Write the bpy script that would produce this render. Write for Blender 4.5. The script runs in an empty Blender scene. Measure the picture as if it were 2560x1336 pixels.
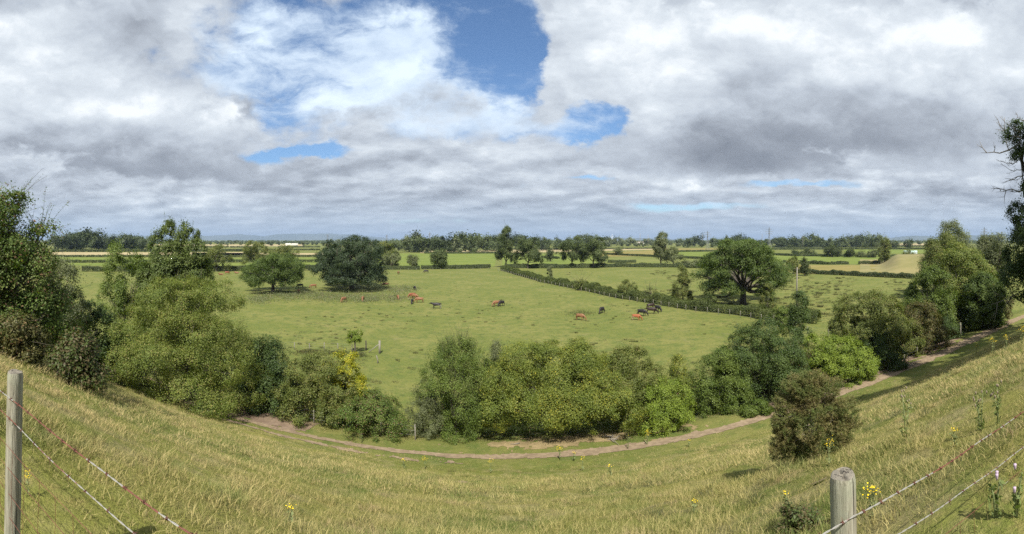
import bpy, bmesh, math, random
import numpy as np
from mathutils import Vector, Matrix
SC = bpy.context.scene
COL = SC.collection
PI = math.pi
R = math.radians
# ------------------------------------------------------------------ camera, sky, sun, exposure
EYE = 15.0                       # eye height above the flat pasture, metres
F = 1080.0                       # photo pixels per radian of the swept panorama
cd = bpy.data.cameras.new('camera'); cam = bpy.data.objects.new('camera', cd); COL.objects.link(cam); SC.camera = cam
cam.location = (0, 0, EYE); cam.rotation_euler = (R(90), 0, 0)
cd.type = 'PANO'; cd.panorama_type = 'CENTRAL_CYLINDRICAL'
cd.central_cylindrical_range_u_min = -1280 / F; cd.central_cylindrical_range_u_max = 1280 / F
cd.central_cylindrical_range_v_min = -736 / F; cd.central_cylindrical_range_v_max = 600 / F
cd.central_cylindrical_radius = 1
cd.clip_start = 0.05; cd.clip_end = 100000
SC.view_settings.view_transform = 'Standard'; SC.view_settings.look = 'None'
SC.view_settings.gamma = 1; SC.view_settings.exposure = 0.8
try:
    SC.cycles.use_denoising = False      # 128 samples are enough; leaves and grass stay crisp
    SC.cycles.max_bounces = 6; SC.cycles.diffuse_bounces = 3; SC.cycles.transmission_bounces = 3
    SC.cycles.volume_bounces = 0; SC.cycles.sample_clamp_indirect = 4
except Exception: pass
SUN_EL = R(51); SUN_AZ = R(178)      # measured clockwise from +Y: almost straight behind the viewer
sd = bpy.data.lights.new('sun', 'SUN'); sun = bpy.data.objects.new('sun', sd); COL.objects.link(sun)
sd.energy = 4.8; sd.angle = R(0.6); sd.color = (1, 0.955, 0.88)
sv = Vector((math.sin(SUN_AZ) * math.cos(SUN_EL), math.cos(SUN_AZ) * math.cos(SUN_EL), math.sin(SUN_EL)))
sun.rotation_euler = sv.to_track_quat('Z', 'Y').to_euler(); sun.location = (0, -30, 60)

class NT:
    """small helper for node graphs"""
    def __init__(s, tree): s.t = tree
    def n(s, typ, **kw):
        o = s.t.nodes.new(typ)
        for k, v in kw.items(): setattr(o, k, v)
        return o
    def put(s, sock, v):
        if v is None: return
        if hasattr(v, 'is_output') or isinstance(v, bpy.types.NodeSocket): s.t.links.new(v, sock)
        else:
            if hasattr(sock.default_value, '__len__') and not hasattr(v, '__len__'): v = (v,) * len(sock.default_value)
            if hasattr(sock.default_value, '__len__') and len(sock.default_value) == 4 and len(v) == 3: v = (*v, 1)
            sock.default_value = v
    def m(s, op, a, b=None, c=None, clamp=False):
        o = s.n('ShaderNodeMath', operation=op, use_clamp=clamp); s.put(o.inputs[0], a); s.put(o.inputs[1], b); s.put(o.inputs[2], c); return o.outputs[0]
    def v(s, op, a, b=None, c=None):
        o = s.n('ShaderNodeVectorMath', operation=op); s.put(o.inputs[0], a); s.put(o.inputs[1], b); s.put(o.inputs[2], c)
        return o.outputs[1] if op in ('DOT_PRODUCT', 'LENGTH', 'DISTANCE') else o.outputs[0]
    def noise(s, vec, scale, detail=4, rough=0.55, dist=0.0, col=False):
        o = s.n('ShaderNodeTexNoise'); s.put(o.inputs['Vector'], vec); o.inputs['Scale'].default_value = scale
        o.inputs['Detail'].default_value = detail; o.inputs['Roughness'].default_value = rough; o.inputs['Distortion'].default_value = dist
        return o.outputs[1 if col else 0]
    def mix(s, f, a, b, mode='MIX'):
        o = s.n('ShaderNodeMix', data_type='RGBA', blend_type=mode); s.put(o.inputs[0], f); s.put(o.inputs[6], a); s.put(o.inputs[7], b); return o.outputs[2]
    def smooth(s, x, a, b):
        o = s.n('ShaderNodeMapRange', interpolation_type='SMOOTHSTEP'); s.put(o.inputs[0], x); s.put(o.inputs[1], a); s.put(o.inputs[2], b); return o.outputs[0]
    def ramp(s, f, stops, interp='LINEAR'):
        o = s.n('ShaderNodeValToRGB'); o.color_ramp.interpolation = interp; e = o.color_ramp.elements
        while len(e) < len(stops): e.new(0.5)
        for k, (p, c) in enumerate(stops): e[k].position = p; e[k].color = (*c, 1) if len(c) == 3 else c
        s.put(o.inputs[0], f); return o.outputs[0]

def lin(r, g, b):
    return tuple((c / 255 / 12.92 if c <= 10 else ((c / 255 + .055) / 1.055) ** 2.4) for c in (r, g, b))

def build_world():
    w = bpy.data.worlds.new("World"); SC.world = w; w.use_nodes = True
    t = w.node_tree; t.nodes.clear(); N = NT(t)
    out = N.n('ShaderNodeOutputWorld')
    sky = N.n('ShaderNodeTexSky', sky_type='NISHITA', sun_disc=False, sun_elevation=SUN_EL, sun_rotation=SUN_AZ, altitude=50, air_density=1.0, dust_density=0.6, ozone_density=2.5)
    d = N.n('ShaderNodeTexCoord').outputs['Generated']
    sp = N.n('ShaderNodeSeparateXYZ'); N.put(sp.inputs[0], d)
    x, y, z = sp.outputs
    hyp = N.m('SQRT', N.m('ADD', N.m('MULTIPLY', x, x), N.m('MULTIPLY', y, y)))
    az = N.m('ARCTAN2', x, y); el = N.m('DIVIDE', z, N.m('MAXIMUM', hyp, 0.02))
    elc = N.m('MINIMUM', N.m('MAXIMUM', el, 0.0), 4.0)
    # cloud-deck coordinates: the clouds crowd together towards the horizon as a real deck does
    den = N.m('ADD', N.m('MAXIMUM', z, 0.0), 0.42)
    den2 = N.m('ADD', N.m('MAXIMUM', z, 0.0), 0.17)
    cv2 = N.n('ShaderNodeCombineXYZ'); N.put(cv2.inputs[0], N.m('DIVIDE', x, den2)); N.put(cv2.inputs[1], N.m('DIVIDE', y, den2)); cv2.inputs[2].default_value = 1.2
    cv = N.n('ShaderNodeCombineXYZ'); N.put(cv.inputs[0], N.m('DIVIDE', x, den)); N.put(cv.inputs[1], N.m('DIVIDE', y, den)); cv.inputs[2].default_value = 3.7
    P = cv.outputs[0]
    # sky map coordinates: azimuth and tangent of elevation, in thousands of the units the cloud table below is written in
    uv = N.n('ShaderNodeCombineXYZ'); N.put(uv.inputs[0], az); N.put(uv.inputs[1], elc); U = uv.outputs[0]
    wn = N.v('SUBTRACT', N.noise(P, 2.2, 7, 0.62, 0, True), (0.5, 0.5, 0.5))
    def scaled(v, k):
        o = N.n('ShaderNodeVectorMath', operation='SCALE'); N.put(o.inputs[0], v); N.put(o.inputs['Scale'], k); return o.outputs[0]
    wf = N.smooth(elc, 0.0, 0.35)
    W = N.v('ADD', U, scaled(wn, N.m('MULTIPLY_ADD', wf, 0.26, 0.03)))
    def field(start, blobs, vec=W):
        acc = start
        for (px, py, rx, ry, a) in blobs:
            u0 = (px - 1280) / F; v0 = (600 - py) / F; ia = F / rx; ib = F / ry
            q = N.v('MULTIPLY_ADD', vec, (ia, ib, 0), (-u0 * ia, -v0 * ib, 0))
            acc = N.m('MULTIPLY_ADD', N.m('POWER', 0.3679, N.v('DOT_PRODUCT', q, q)), a, acc)
        return acc
    def billow(vec, s):
        """puffy heads: rounded cells of several sizes over soft noise"""
        vo = N.n('ShaderNodeTexVoronoi', feature='F1'); N.put(vo.inputs['Vector'], vec); vo.inputs['Scale'].default_value = s * 1.5; vo.inputs['Detail'].default_value = 4; vo.inputs['Roughness'].default_value = .55; vo.inputs['Lacunarity'].default_value = 2.3; vo.normalize = True
        nz_ = N.noise(vec, s, 9, .58)
        return N.m('ADD', N.m('MULTIPLY', nz_, .62), N.m('MULTIPLY', N.m('SUBTRACT', 1.0, vo.outputs['Distance']), .40))
    PS = N.v('ADD', N.v('MULTIPLY', d, (2.0, 2.0, 4.0)), scaled(wn, 0.30))
    PB = N.v('ADD', cv.outputs[0], scaled(wn, 0.25))
    b1 = billow(PS, 2.0); b2 = billow(N.v('ADD', PS, (0.0, -0.03, 0.14)), 2.0)
    relief = N.m('SUBTRACT', b1, b2)
    n1 = N.noise(PS, 1.3, 9, 0.58); n3 = N.noise(PS, 6.0, 7, 0.62)
    cover = field(0.76, [
        (1130, 10, 230, 110, -1.15), (1225, 150, 110, 100, -1.05), (1290, 80, 80, 120, -0.6),
        (1497, 312, 110, 46, -1.35), (770, 384, 135, 20, -1.45), (620, 130, 230, 120, -0.75), (820, 50, 240, 80, -0.6),
        (1290, 225, 60, 70, -0.9), (900, 200, 330, 110, -0.85), (1180, 320, 240, 36, -0.5), (1480, 445, 70, 10, -0.7),
        (1740, 517, 150, 14, -1.25), (1990, 452, 150, 12, -1.1), (1850, 480, 60, 10, -0.5), (1040, 553, 200, 9, -0.35),
        (1440, 90, 95, 120, 0.5), (1640, 330, 80, 110, 0.6), (1400, 210, 60, 50, 0.6), (2200, 250, 700, 250, .5), (200, 300, 420, 220, .4)])
    dens = N.m('ADD', cover, N.m('MULTIPLY_ADD', N.m('SUBTRACT', n1, 0.5), 1.5, N.m('MULTIPLY', N.m('SUBTRACT', b1, 0.5), 1.3)))
    dens = N.m('ADD', dens, N.m('MULTIPLY_ADD', n3, 0.9, -0.45))
    a_main = N.smooth(dens, 0.10, 0.66)
    # --- thinner, brighter broken cloud inside the big blue opening
    thin = field(-0.40, [
        (1000, 150, 110, 80, 0.95), (930, 240, 220, 80, 0.85), (1130, 265, 130, 50, 0.6), (1290, 300, 150, 40, 1.0), (620, 110, 240, 120, 0.55),
        (760, 130, 260, 120, 0.36), (1030, 90, 60, 45, 0.5), (1050, 330, 260, 30, 0.6), (680, 355, 140, 16, 0.5), (560, 230, 120, 90, 0.45), (1390, 40, 80, 70, 0.3), (980, 30, 200, 60, 0.14),
        (1740, 500, 200, 40, 0.5), (1980, 450, 200, 40, 0.5)])
    nz = N.noise(N.v('MULTIPLY', PS, (1, 1, 1.2)), 3.4, 11, 0.66, 0.35)
    a_thin = N.smooth(N.m('ADD', thin, N.m('ADD', N.m('MULTIPLY_ADD', nz, 2.4, -1.2), N.m('MULTIPLY', relief, 1.0))), -0.25, 0.70)
    # --- brightness of the deck
    tone = field(0.62, [
        (80, 150, 260, 210, 0.22), (200, 60, 180, 50, -0.16), (340, 110, 90, 80, -0.20), (560, 290, 260, 70, 0.20), (300, 260, 160, 60, 0.12),
        (120, 395, 330, 40, -0.34), (420, 410, 260, 36, -0.26), (640, 445, 280, 34, -0.22), (430, 490, 190, 18, 0.30), (150, 480, 170, 40, -0.05), (900, 400, 260, 30, -0.03),
        (1150, 400, 300, 40, 0.10), (1000, 470, 300, 26, -0.08), (1250, 505, 260, 18, -0.14), (1340, 548, 240, 12, -0.10), (250, 560, 420, 20, -0.12),
        (1560, 150, 220, 110, 0.20), (1900, 60, 600, 110, 0.28), (2400, 150, 260, 120, 0.20), (1640, 340, 70, 70, 0.26),
        (1750, 395, 200, 46, -0.42), (1880, 330, 210, 50, -0.24), (2080, 370, 260, 50, -0.30), (2290, 260, 150, 50, -0.26), (2420, 330, 260, 70, -0.16), (2250, 485, 320, 22, -0.24),
        (1720, 466, 100, 16, 0.42), (2130, 462, 70, 18, 0.36), (1700, 545, 200, 14, 0.04), (2100, 545, 300, 12, 0.14), (1560, 470, 120, 30, 0.10), (2480, 420, 160, 40, 0.06)])
    tone = N.m('ADD', tone, N.m('MULTIPLY', relief, N.m('MULTIPLY_ADD', wf, 0.5, 0.9)))
    c2w = N.v('ADD', cv2.outputs[0], scaled(wn, .45)); bl1 = billow(c2w, 1.25); bl2 = billow(N.v('ADD', c2w, (0, .16, 0)), 1.25)
    # two decks: big near masses with dark flat bases hang in front of a brighter, smaller-lumped deck further off
    front = N.smooth(N.m('ADD', field(0.0, [(1960, 200, 560, 205, 1.0), (2440, 200, 330, 240, .6), (1560, 200, 230, 170, .6), (1740, 360, 150, 80, .5), (150, 200, 440, 210, 1.0), (560, 380, 240, 60, .55), (700, 450, 170, 30, .3)]),
        N.m('MULTIPLY_ADD', N.m('SUBTRACT', b1, 0.5), 1.1, N.m('MULTIPLY_ADD', n3, .5, -.25))), .42, .60)
    back = field(0.50, [(1720, 468, 110, 18, 0.30), (2130, 462, 90, 22, 0.32), (430, 492, 200, 20, .22), (1000, 380, 300, 50, .10), (2250, 485, 300, 18, -.2), (1300, 505, 320, 22, -.12), (1340, 548, 240, 12, -.10)])
    back = N.m('ADD', back, N.m('ADD', N.m('MULTIPLY', N.m('SUBTRACT', bl1, bl2), 1.7), N.m('MULTIPLY', N.m('SUBTRACT', bl1, 0.52), 1.1)))
    fm = N.n('ShaderNodeMix', data_type='FLOAT'); N.put(fm.inputs[0], front); N.put(fm.inputs[2], back); N.put(fm.inputs[3], tone); tone = fm.outputs[0]
    cc = N.ramp(tone, [(0.0, (0.120, 0.134, 0.160)), (0.32, (0.190, 0.210, 0.242)), (0.60, (0.292, 0.322, 0.362)), (0.84, (0.400, 0.434, 0.468)), (1.0, (0.520, 0.545, 0.565))])
    # distance air: near the horizon the deck turns blue-grey
    hz = N.m('SUBTRACT', 1.0, N.smooth(elc, 0.0, 0.13))
    cc = N.mix(N.m('MULTIPLY', hz, 0.60), cc, (0.250, 0.315, 0.395))
    bgs = N.n('ShaderNodeBackground'); N.put(bgs.inputs[0], N.mix(1.0, sky.outputs[0], (0.72, 0.86, 0.98), 'MULTIPLY')); bgs.inputs[1].default_value = 0.085
    bgt = N.n('ShaderNodeBackground'); N.put(bgt.inputs[0], N.ramp(N.m('MULTIPLY_ADD', relief, 3.0, N.m('MULTIPLY_ADD', thin, 0.35, 0.45)), [(0.0, (0.26, 0.34, 0.46)), (1.0, (0.52, 0.60, 0.68))])); bgt.inputs[1].default_value = 1
    bgc = N.n('ShaderNodeBackground'); N.put(bgc.inputs[0], cc); bgc.inputs[1].default_value = 1.12
    m1 = N.n('ShaderNodeMixShader'); N.put(m1.inputs[0], a_thin); N.put(m1.inputs[1], bgs.outputs[0]); N.put(m1.inputs[2], bgt.outputs[0])
    m2 = N.n('ShaderNodeMixShader'); N.put(m2.inputs[0], a_main); N.put(m2.inputs[1], m1.outputs[0]); N.put(m2.inputs[2], bgc.outputs[0])
    N.put(out.inputs[0], m2.outputs[0])
    w.cycles.sampling_method = 'MANUAL'; w.cycles.sample_map_resolution = 512
build_world()

# ------------------------------------------------------------------ numeric helpers
def vnoise(x, y, seed=0):
    x = np.asarray(x, float); y = np.asarray(y, float)
    xi = np.floor(x).astype(np.int64); yi = np.floor(y).astype(np.int64)
    fx = x - xi; fy = y - yi; fx = fx * fx * (3 - 2 * fx); fy = fy * fy * (3 - 2 * fy)
    def h(a, b):
        n = (a * 374761393 + b * 668265263 + seed * 1442695041) & 0x7fffffff
        n = ((n ^ (n >> 13)) * 1274126177) & 0x7fffffff
        return ((n ^ (n >> 16)) & 0xffff) / 65535.0
    return (h(xi, yi) * (1 - fx) + h(xi + 1, yi) * fx) * (1 - fy) + (h(xi, yi + 1) * (1 - fx) + h(xi + 1, yi + 1) * fx) * fy
def fbm(x, y, o=4, seed=0):
    s = 0; a = 0.5
    for k in range(o): s = s + a * vnoise(x * 2 ** k, y * 2 ** k, seed + k); a *= 0.5
    return s
def sstep(a, b, x):
    t = np.clip((np.asarray(x, float) - a) / (b - a), 0, 1); return t * t * (3 - 2 * t)
PATH_Y = lambda x: 26.6 + 0.9 * np.sin(np.asarray(x) * 0.045 + 0.4) + 0.0009 * np.clip(np.asarray(x) - 10, 0, 55) ** 2
def H(x, y):
    """height of the land: the bank the viewer stands on, the track terrace at its foot, the flat pasture"""
    x = np.asarray(x, float); y = np.asarray(y, float)
    py = PATH_Y(x)
    d = np.clip(y, -40, 1e9)
    slope = 13.45 - 0.51 * (d - 1.3)
    top = np.where(d < 1.3, 13.45 + 0.03 * (1.3 - d), slope)
    foot = 1.36 - 0.02 * (d - py)
    k = 0.7                                                     # smooth maximum of bank and terrace
    m = np.maximum(top, foot); z = m + np.log(np.exp((top - m) / k) + np.exp((foot - m) / k)) * k - 0.05
    z = z * 1.0 - (sstep(py + 1.5, py + 9, d) * 1.65)
    far = sstep(py + 6, py + 12, d); z = z * (1 - far)
    near = 1 - sstep(24, 34, y)
    lump = (fbm(x * 0.45, y * 0.45, 3, 5) - 0.45) * 0.22 + (fbm(x * 1.7, y * 1.7, 2, 9) - 0.37) * 0.13
    terr = np.sin((y + 1.2 * fbm(x * .1, y * .1, 2, 3)) * 2.2) * 0.035
    away = 1 - sstep(26, 60, np.hypot(x, y) * 0 + y)
    z = z + (lump + terr) * near * sstep(1.5, 4.0, np.hypot(x, y)) * (1 - 0.75 * np.exp(-((y - py) / 1.6) ** 2))
    z = z - .42 * np.exp(-(((x + 2.5) / 1.5) ** 2 + ((y - .9) / 1.0) ** 2))
    z = z + (1 - near) * away * (fbm(x * 0.2, y * 0.2, 2, 4) - 0.4) * 0.12
    return z
def Hs(x, y): return float(H(x, y))
def A(px): return (px - 1280) / F
def at(px, D): a = A(px); return D * math.sin(a), D * math.cos(a)
def G(px, py, z=0.0): return at(px, (EYE - z) * F / (py - 600))
def zat(py, D): return EYE + (600 - py) * D / F
def land(px, py, lo=2.0):
    """where the line of sight meets the land"""
    a = A(px); t = (600 - py) / F; D = lo
    while D < 400:
        if EYE + t * D < Hs(D * math.sin(a), D * math.cos(a)): break
        D *= 1.012
    return D

def mesh_np(name, V, Fq, mat=None, smooth=False, parent=None, link=True):
    """V (n,3), Fq list of arrays with 3 or 4 columns -> one mesh object"""
    me = bpy.data.meshes.new(name)
    Fq = [f for f in (Fq if isinstance(Fq, list) else [Fq]) if len(f)]
    me.vertices.add(len(V)); me.vertices.foreach_set('co', np.ascontiguousarray(V, np.float32).ravel())
    tot = sum(len(f) for f in Fq); ll = sum(f.size for f in Fq)
    me.loops.add(ll); me.polygons.add(tot)
    me.loops.foreach_set('vertex_index', np.concatenate([f.ravel() for f in Fq]).astype(np.int32))
    cnt = np.concatenate([np.full(len(f), f.shape[1]) for f in Fq]); st = np.concatenate([[0], np.cumsum(cnt)[:-1]])
    me.polygons.foreach_set('loop_start', st.astype(np.int32))
    if smooth: me.polygons.foreach_set('use_smooth', np.ones(tot, bool))
    me.update(calc_edges=True)
    if mat: me.materials.append(mat)
    o = bpy.data.objects.new(name, me)
    if link: COL.objects.link(o)
    if parent: o.parent = parent
    return o
def tag(o, label=None, cat=None, group=None, kind=None):
    if label: o['label'] = label
    if cat: o['category'] = cat
    if group: o['group'] = group
    if kind: o['kind'] = kind
    return o
def empty(name, loc, rz=0, label=None, cat=None, group=None):
    o = bpy.data.objects.new(name, None); COL.objects.link(o); o.location = loc; o.rotation_euler = (0, 0, rz); o.empty_display_size = 0.1
    return tag(o, label, cat, group)
def copy_tree(o, parent=None):
    c = o.copy(); COL.objects.link(c); c.parent = parent
    for ch in list(o.children): copy_tree(ch, c)
    return c
class MB:
    """collects tubes, boxes and lathe shapes into one mesh"""
    def __init__(s): s.V = []; s.Q = []; s.T = []; s.n = 0
    def add(s, V, Q=(), T=()):
        s.V.append(np.asarray(V, float).reshape(-1, 3))
        if len(Q): s.Q.append(np.asarray(Q) + s.n)
        if len(T): s.T.append(np.asarray(T) + s.n)
        s.n += len(s.V[-1])
    def tube(s, pts, rad, k=6, cap=True):
        pts = np.asarray(pts, float); n = len(pts); rad = np.broadcast_to(np.asarray(rad, float), (n,))
        tg = np.gradient(pts, axis=0); tg /= np.maximum(np.linalg.norm(tg, axis=1)[:, None], 1e-9)
        ref = np.array([0, 0, 1.0]) if abs(tg[:, 2]).mean() < 0.8 else np.array([1.0, 0, 0])
        a = np.cross(tg, ref); a /= np.maximum(np.linalg.norm(a, axis=1)[:, None], 1e-9); b = np.cross(tg, a)
        th = np.arange(k) * 2 * PI / k
        V = pts[:, None] + rad[:, None, None] * (np.cos(th)[None, :, None] * a[:, None] + np.sin(th)[None, :, None] * b[:, None])
        i = np.arange(n - 1)[:, None] * k; j = np.arange(k)[None]; j2 = (j + 1) % k
        Q = np.stack([i + j, i + j2, i + k + j2, i + k + j], -1).reshape(-1, 4)
        V = V.reshape(-1, 3); T = []
        if cap:
            V = np.vstack([V, pts[:1], pts[-1:]]); c0 = n * k; c1 = c0 + 1
            T = [(c0, (q + 1) % k, q) for q in range(k)] + [(c1, (n - 1) * k + q, (n - 1) * k + (q + 1) % k) for q in range(k)]
        s.add(V, Q, T)
    def box(s, c, d, rz=0):
        x, y, z = d[0] / 2, d[1] / 2, d[2] / 2
        V = np.array([(-x, -y, -z), (x, -y, -z), (x, y, -z), (-x, y, -z), (-x, -y, z), (x, -y, z), (x, y, z), (-x, y, z)])
        ca, sa = math.cos(rz), math.sin(rz); V = np.stack([V[:, 0] * ca - V[:, 1] * sa, V[:, 0] * sa + V[:, 1] * ca, V[:, 2]], 1) + np.asarray(c)
        s.add(V, [(0, 3, 2, 1), (4, 5, 6, 7), (0, 1, 5, 4), (1, 2, 6, 5), (2, 3, 7, 6), (3, 0, 4, 7)])
    def build(s, name, mat, parent=None, smooth=False):
        f = []
        if s.Q: f.append(np.vstack(s.Q))
        if s.T: f.append(np.vstack(s.T))
        return mesh_np(name, np.vstack(s.V), f, mat, smooth, parent)

# ------------------------------------------------------------------ materials
MATS = {}
def newmat(name):
    m = bpy.data.materials.new(name); m.use_nodes = True; m.node_tree.nodes.clear(); N = NT(m.node_tree)
    o = N.n('ShaderNodeOutputMaterial'); return m, N, o
def plain(name, col, rough=0.8, var=0.25, scale=8, metal=0.0, bump=0.0, bscale=60):
    if name in MATS: return MATS[name]
    m, N, o = newmat(name); p = N.n('ShaderNodeBsdfPrincipled')
    tc = N.n('ShaderNodeTexCoord').outputs['Object']
    nz = N.noise(tc, scale, 5, 0.6)
    N.put(p.inputs['Base Color'], N.mix(nz, tuple(c * (1 - var) for c in col), tuple(min(1, c * (1 + var)) for c in col)))
    p.inputs['Roughness'].default_value = rough; p.inputs['Metallic'].default_value = metal
    if bump:
        b = N.n('ShaderNodeBump'); b.inputs['Strength'].default_value = bump; b.inputs['Distance'].default_value = 0.01; N.put(b.inputs['Height'], N.noise(tc, bscale, 4)); N.put(p.inputs['Normal'], b.outputs[0])
    N.put(o.inputs[0], p.outputs[0]); MATS[name] = m; return m
def leafmat(name, c1, c2, c3=None, p3=0.12, trans=0.35, scale=0.7, gloss=0.28):
    """leaves: every leaf its own tint, sprays drifting between two greens, a few of a third colour"""
    if name in MATS: return MATS[name]
    m, N, o = newmat(name)
    g = N.n('ShaderNodeNewGeometry'); rnd = g.outputs['Random Per Island']; pos = g.outputs['Position']
    cl = N.smooth(N.noise(pos, scale, 3, 0.6), 0.36, 0.64)
    c = N.mix(N.m('MULTIPLY_ADD', rnd, 0.5, N.m('MULTIPLY', cl, 0.5)), c1, c2)
    if c3: c = N.mix(N.smooth(N.m('ADD', rnd, N.m('MULTIPLY_ADD', cl, 0.12, -0.06)), 1 - p3 - 0.02, 1 - p3 + 0.02), c, c3)
    c = N.mix(1.0, c, N.ramp(N.m('FRACT', N.m('MULTIPLY', rnd, 37.7)), [(0, (1.04, 1.04, 1.04)), (1, (1.62, 1.62, 1.5))]), 'MULTIPLY')
    p = N.n('ShaderNodeBsdfPrincipled'); N.put(p.inputs['Base Color'], c); p.inputs['Roughness'].default_value = 0.55; p.inputs['Specular IOR Level'].default_value = gloss
    t = N.n('ShaderNodeBsdfTranslucent'); N.put(t.inputs[0], N.mix(1.0, c, (1.3, 1.45, 0.6), 'MULTIPLY'))
    mx = N.n('ShaderNodeMixShader'); mx.inputs[0].default_value = trans; N.put(mx.inputs[1], p.outputs[0]); N.put(mx.inputs[2], t.outputs[0])
    N.put(o.inputs[0], mx.outputs[0]); MATS[name] = m; return m
LM = {
 'hawthorn': leafmat('hawthorn_leaves', (.066, .094, .016), (.155, .176, .040), (.20, .17, .06), .07),
 'bramble': leafmat('bramble_leaves', (.048, .080, .016), (.112, .145, .032), (.13, .075, .045), .10),
 'redbramble': leafmat('red_bramble_leaves', (.074, .058, .028), (.112, .092, .044), (.055, .075, .020), .6),
 'ash': leafmat('ash_leaves', (.052, .078, .020), (.100, .125, .034), None),
 'willow': leafmat('willow_leaves', (.054, .084, .016), (.104, .134, .028), None),
 'hazel': leafmat('hazel_leaves', (.066, .094, .016), (.150, .166, .032), (.26, .23, .03), .045),
 'lime': leafmat('lime_leaves', (.085, .125, .016), (.155, .195, .028), None),
 'yellow': leafmat('yellow_green_leaves', (.16, .18, .016), (.27, .26, .022), (.34, .28, .03), .15),
 'dark': leafmat('dark_leaves', (.028, .050, .013), (.060, .088, .024), None),
 'deep': leafmat('deep_green_leaves', (.036, .060, .016), (.068, .096, .024), None),
 'bigoak': leafmat('dark_oak_leaves', (.019, .032, .013), (.035, .053, .021), None, trans=.22),
 'oak': leafmat('oak_leaves', (.040, .066, .015), (.084, .114, .026), None),
 'brown': leafmat('brownish_leaves', (.060, .062, .022), (.105, .098, .036), (.14, .09, .04), .1),
 'grey': leafmat('grey_green_leaves', (.075, .088, .042), (.118, .130, .062), None),
 'olive': leafmat('olive_leaves', (.066, .086, .020), (.128, .142, .038), (.16, .13, .05), .06),
 'gorse': leafmat('gorse_sprays', (.058, .092, .022), (.145, .112, .044), (.15, .115, .06), .08, trans=.15, scale=3.2),
 'hedge': leafmat('hedge_leaves', (.045, .062, .017), (.088, .105, .030), None, scale=.35),
 'farhedge': leafmat('far_hedge_leaves', (.036, .052, .020), (.070, .084, .030), None, scale=.1),
 'far': leafmat('far_tree_leaves', (.038, .056, .020), (.080, .100, .034), None, scale=.15),
 'pale': leafmat('pale_tree_leaves', (.078, .092, .042), (.135, .150, .070), None, scale=.2),
 'nettle': leafmat('nettle_leaves', (.090, .112, .048), (.150, .162, .080), (.18, .14, .10), .15, scale=.4),
 'rush': leafmat('rush_blades', (.030, .038, .014), (.060, .062, .025), (.09, .07, .03), .2, scale=.2),
 'petal': leafmat('ragwort_petals', (.75, .52, .01), (.80, .60, .02), None, trans=.2),
 'thistle': leafmat('thistle_leaves', (.090, .118, .036), (.140, .165, .055), None),
}
BARK = plain('bark', (.070, .058, .044), 0.95, .45, 6, bump=.6, bscale=25)
TWIG = plain('grey_twigs', (.20, .175, .14), 0.9, .3, 9)
def grass_color(N, pos, slope=True):
    """shared colour of the turf, from world position"""
    big = N.noise(pos, 0.09, 4, 0.6); mid = N.noise(pos, 0.55, 5, 0.62); fine = N.noise(pos, 3.1, 5, 0.7)
    c = N.mix(N.smooth(big, 0.38, 0.62), (.124, .142, .034), (.168, .168, .050))
    c = N.mix(N.smooth(mid, 0.42, 0.68), c, (.096, .124, .030))
    c = N.mix(N.m('MULTIPLY', N.smooth(fine, 0.52, 0.75), 0.75), c, (.215, .185, .075))
    return c, mid, fine
def ground_mat():
    m, N, o = newmat('turf'); g = N.n('ShaderNodeNewGeometry'); pos = g.outputs['Position']
    c, mid, fine = grass_color(N, pos)
    sp = N.n('ShaderNodeSeparateXYZ'); N.put(sp.inputs[0], pos)
    # bank (steep) drier and strawy, also brightened because it faces away from the sun; pasture shorter and greener
    bank = N.m('SUBTRACT', 1.0, N.smooth(sp.outputs[1], 22.0, 27.0))
    straw = N.smooth(N.noise(pos, 0.8, 6, 0.7), 0.47, 0.64)
    c = N.mix(bank, c, N.mix(1.0, c, (1.4, 1.3, 1.2), 'MULTIPLY')); c = N.mix(N.m('MULTIPLY', bank, N.m('MULTIPLY', straw, 0.7)), c, (.30, .25, .12)); c = N.mix(N.m('MULTIPLY', bank, N.smooth(N.noise(pos, 1.3, 5, .7), .66, .72)), c, (.16, .12, .085))
    # pasture mottling: darker rank tufts and yellowish grazed patches, stretched nowhere, only noise
    past = N.smooth(sp.outputs[1], 30.0, 40.0)
    tuft = N.smooth(N.noise(pos, 0.75, 6, 0.72), 0.56, 0.66)
    patch = N.smooth(N.noise(pos, 0.035, 4, 0.6), 0.42, 0.60)
    c = N.mix(N.m('MULTIPLY', past, N.m('MULTIPLY', tuft, N.m('MULTIPLY_ADD', patch, 0.55, 0.40))), c, (.052, .064, .024))
    c = N.mix(N.m('MULTIPLY', past, N.m('MULTIPLY', N.smooth(N.noise(pos, 2.1, 4, 0.7), 0.52, 0.62), 0.45)), c, (.066, .082, .024))
    c = N.mix(N.m('MULTIPLY', past, N.m('MULTIPLY', N.smooth(N.noise(pos, 0.21, 5, 0.7), 0.58, 0.72), 0.5)), c, (.195, .170, .080))
    p = N.n('ShaderNodeBsdfPrincipled'); N.put(p.inputs['Base Color'], c); p.inputs['Roughness'].default_value = .9; p.inputs['Specular IOR Level'].default_value = .1
    b = N.n('ShaderNodeBump'); b.inputs['Strength'].default_value = 0.9; b.inputs['Distance'].default_value = 0.16; N.put(b.inputs['Height'], N.noise(pos, 2.4, 8, 0.75)); N.put(p.inputs['Normal'], b.outputs[0])
    N.put(o.inputs[0], p.outputs[0]); return m
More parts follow.
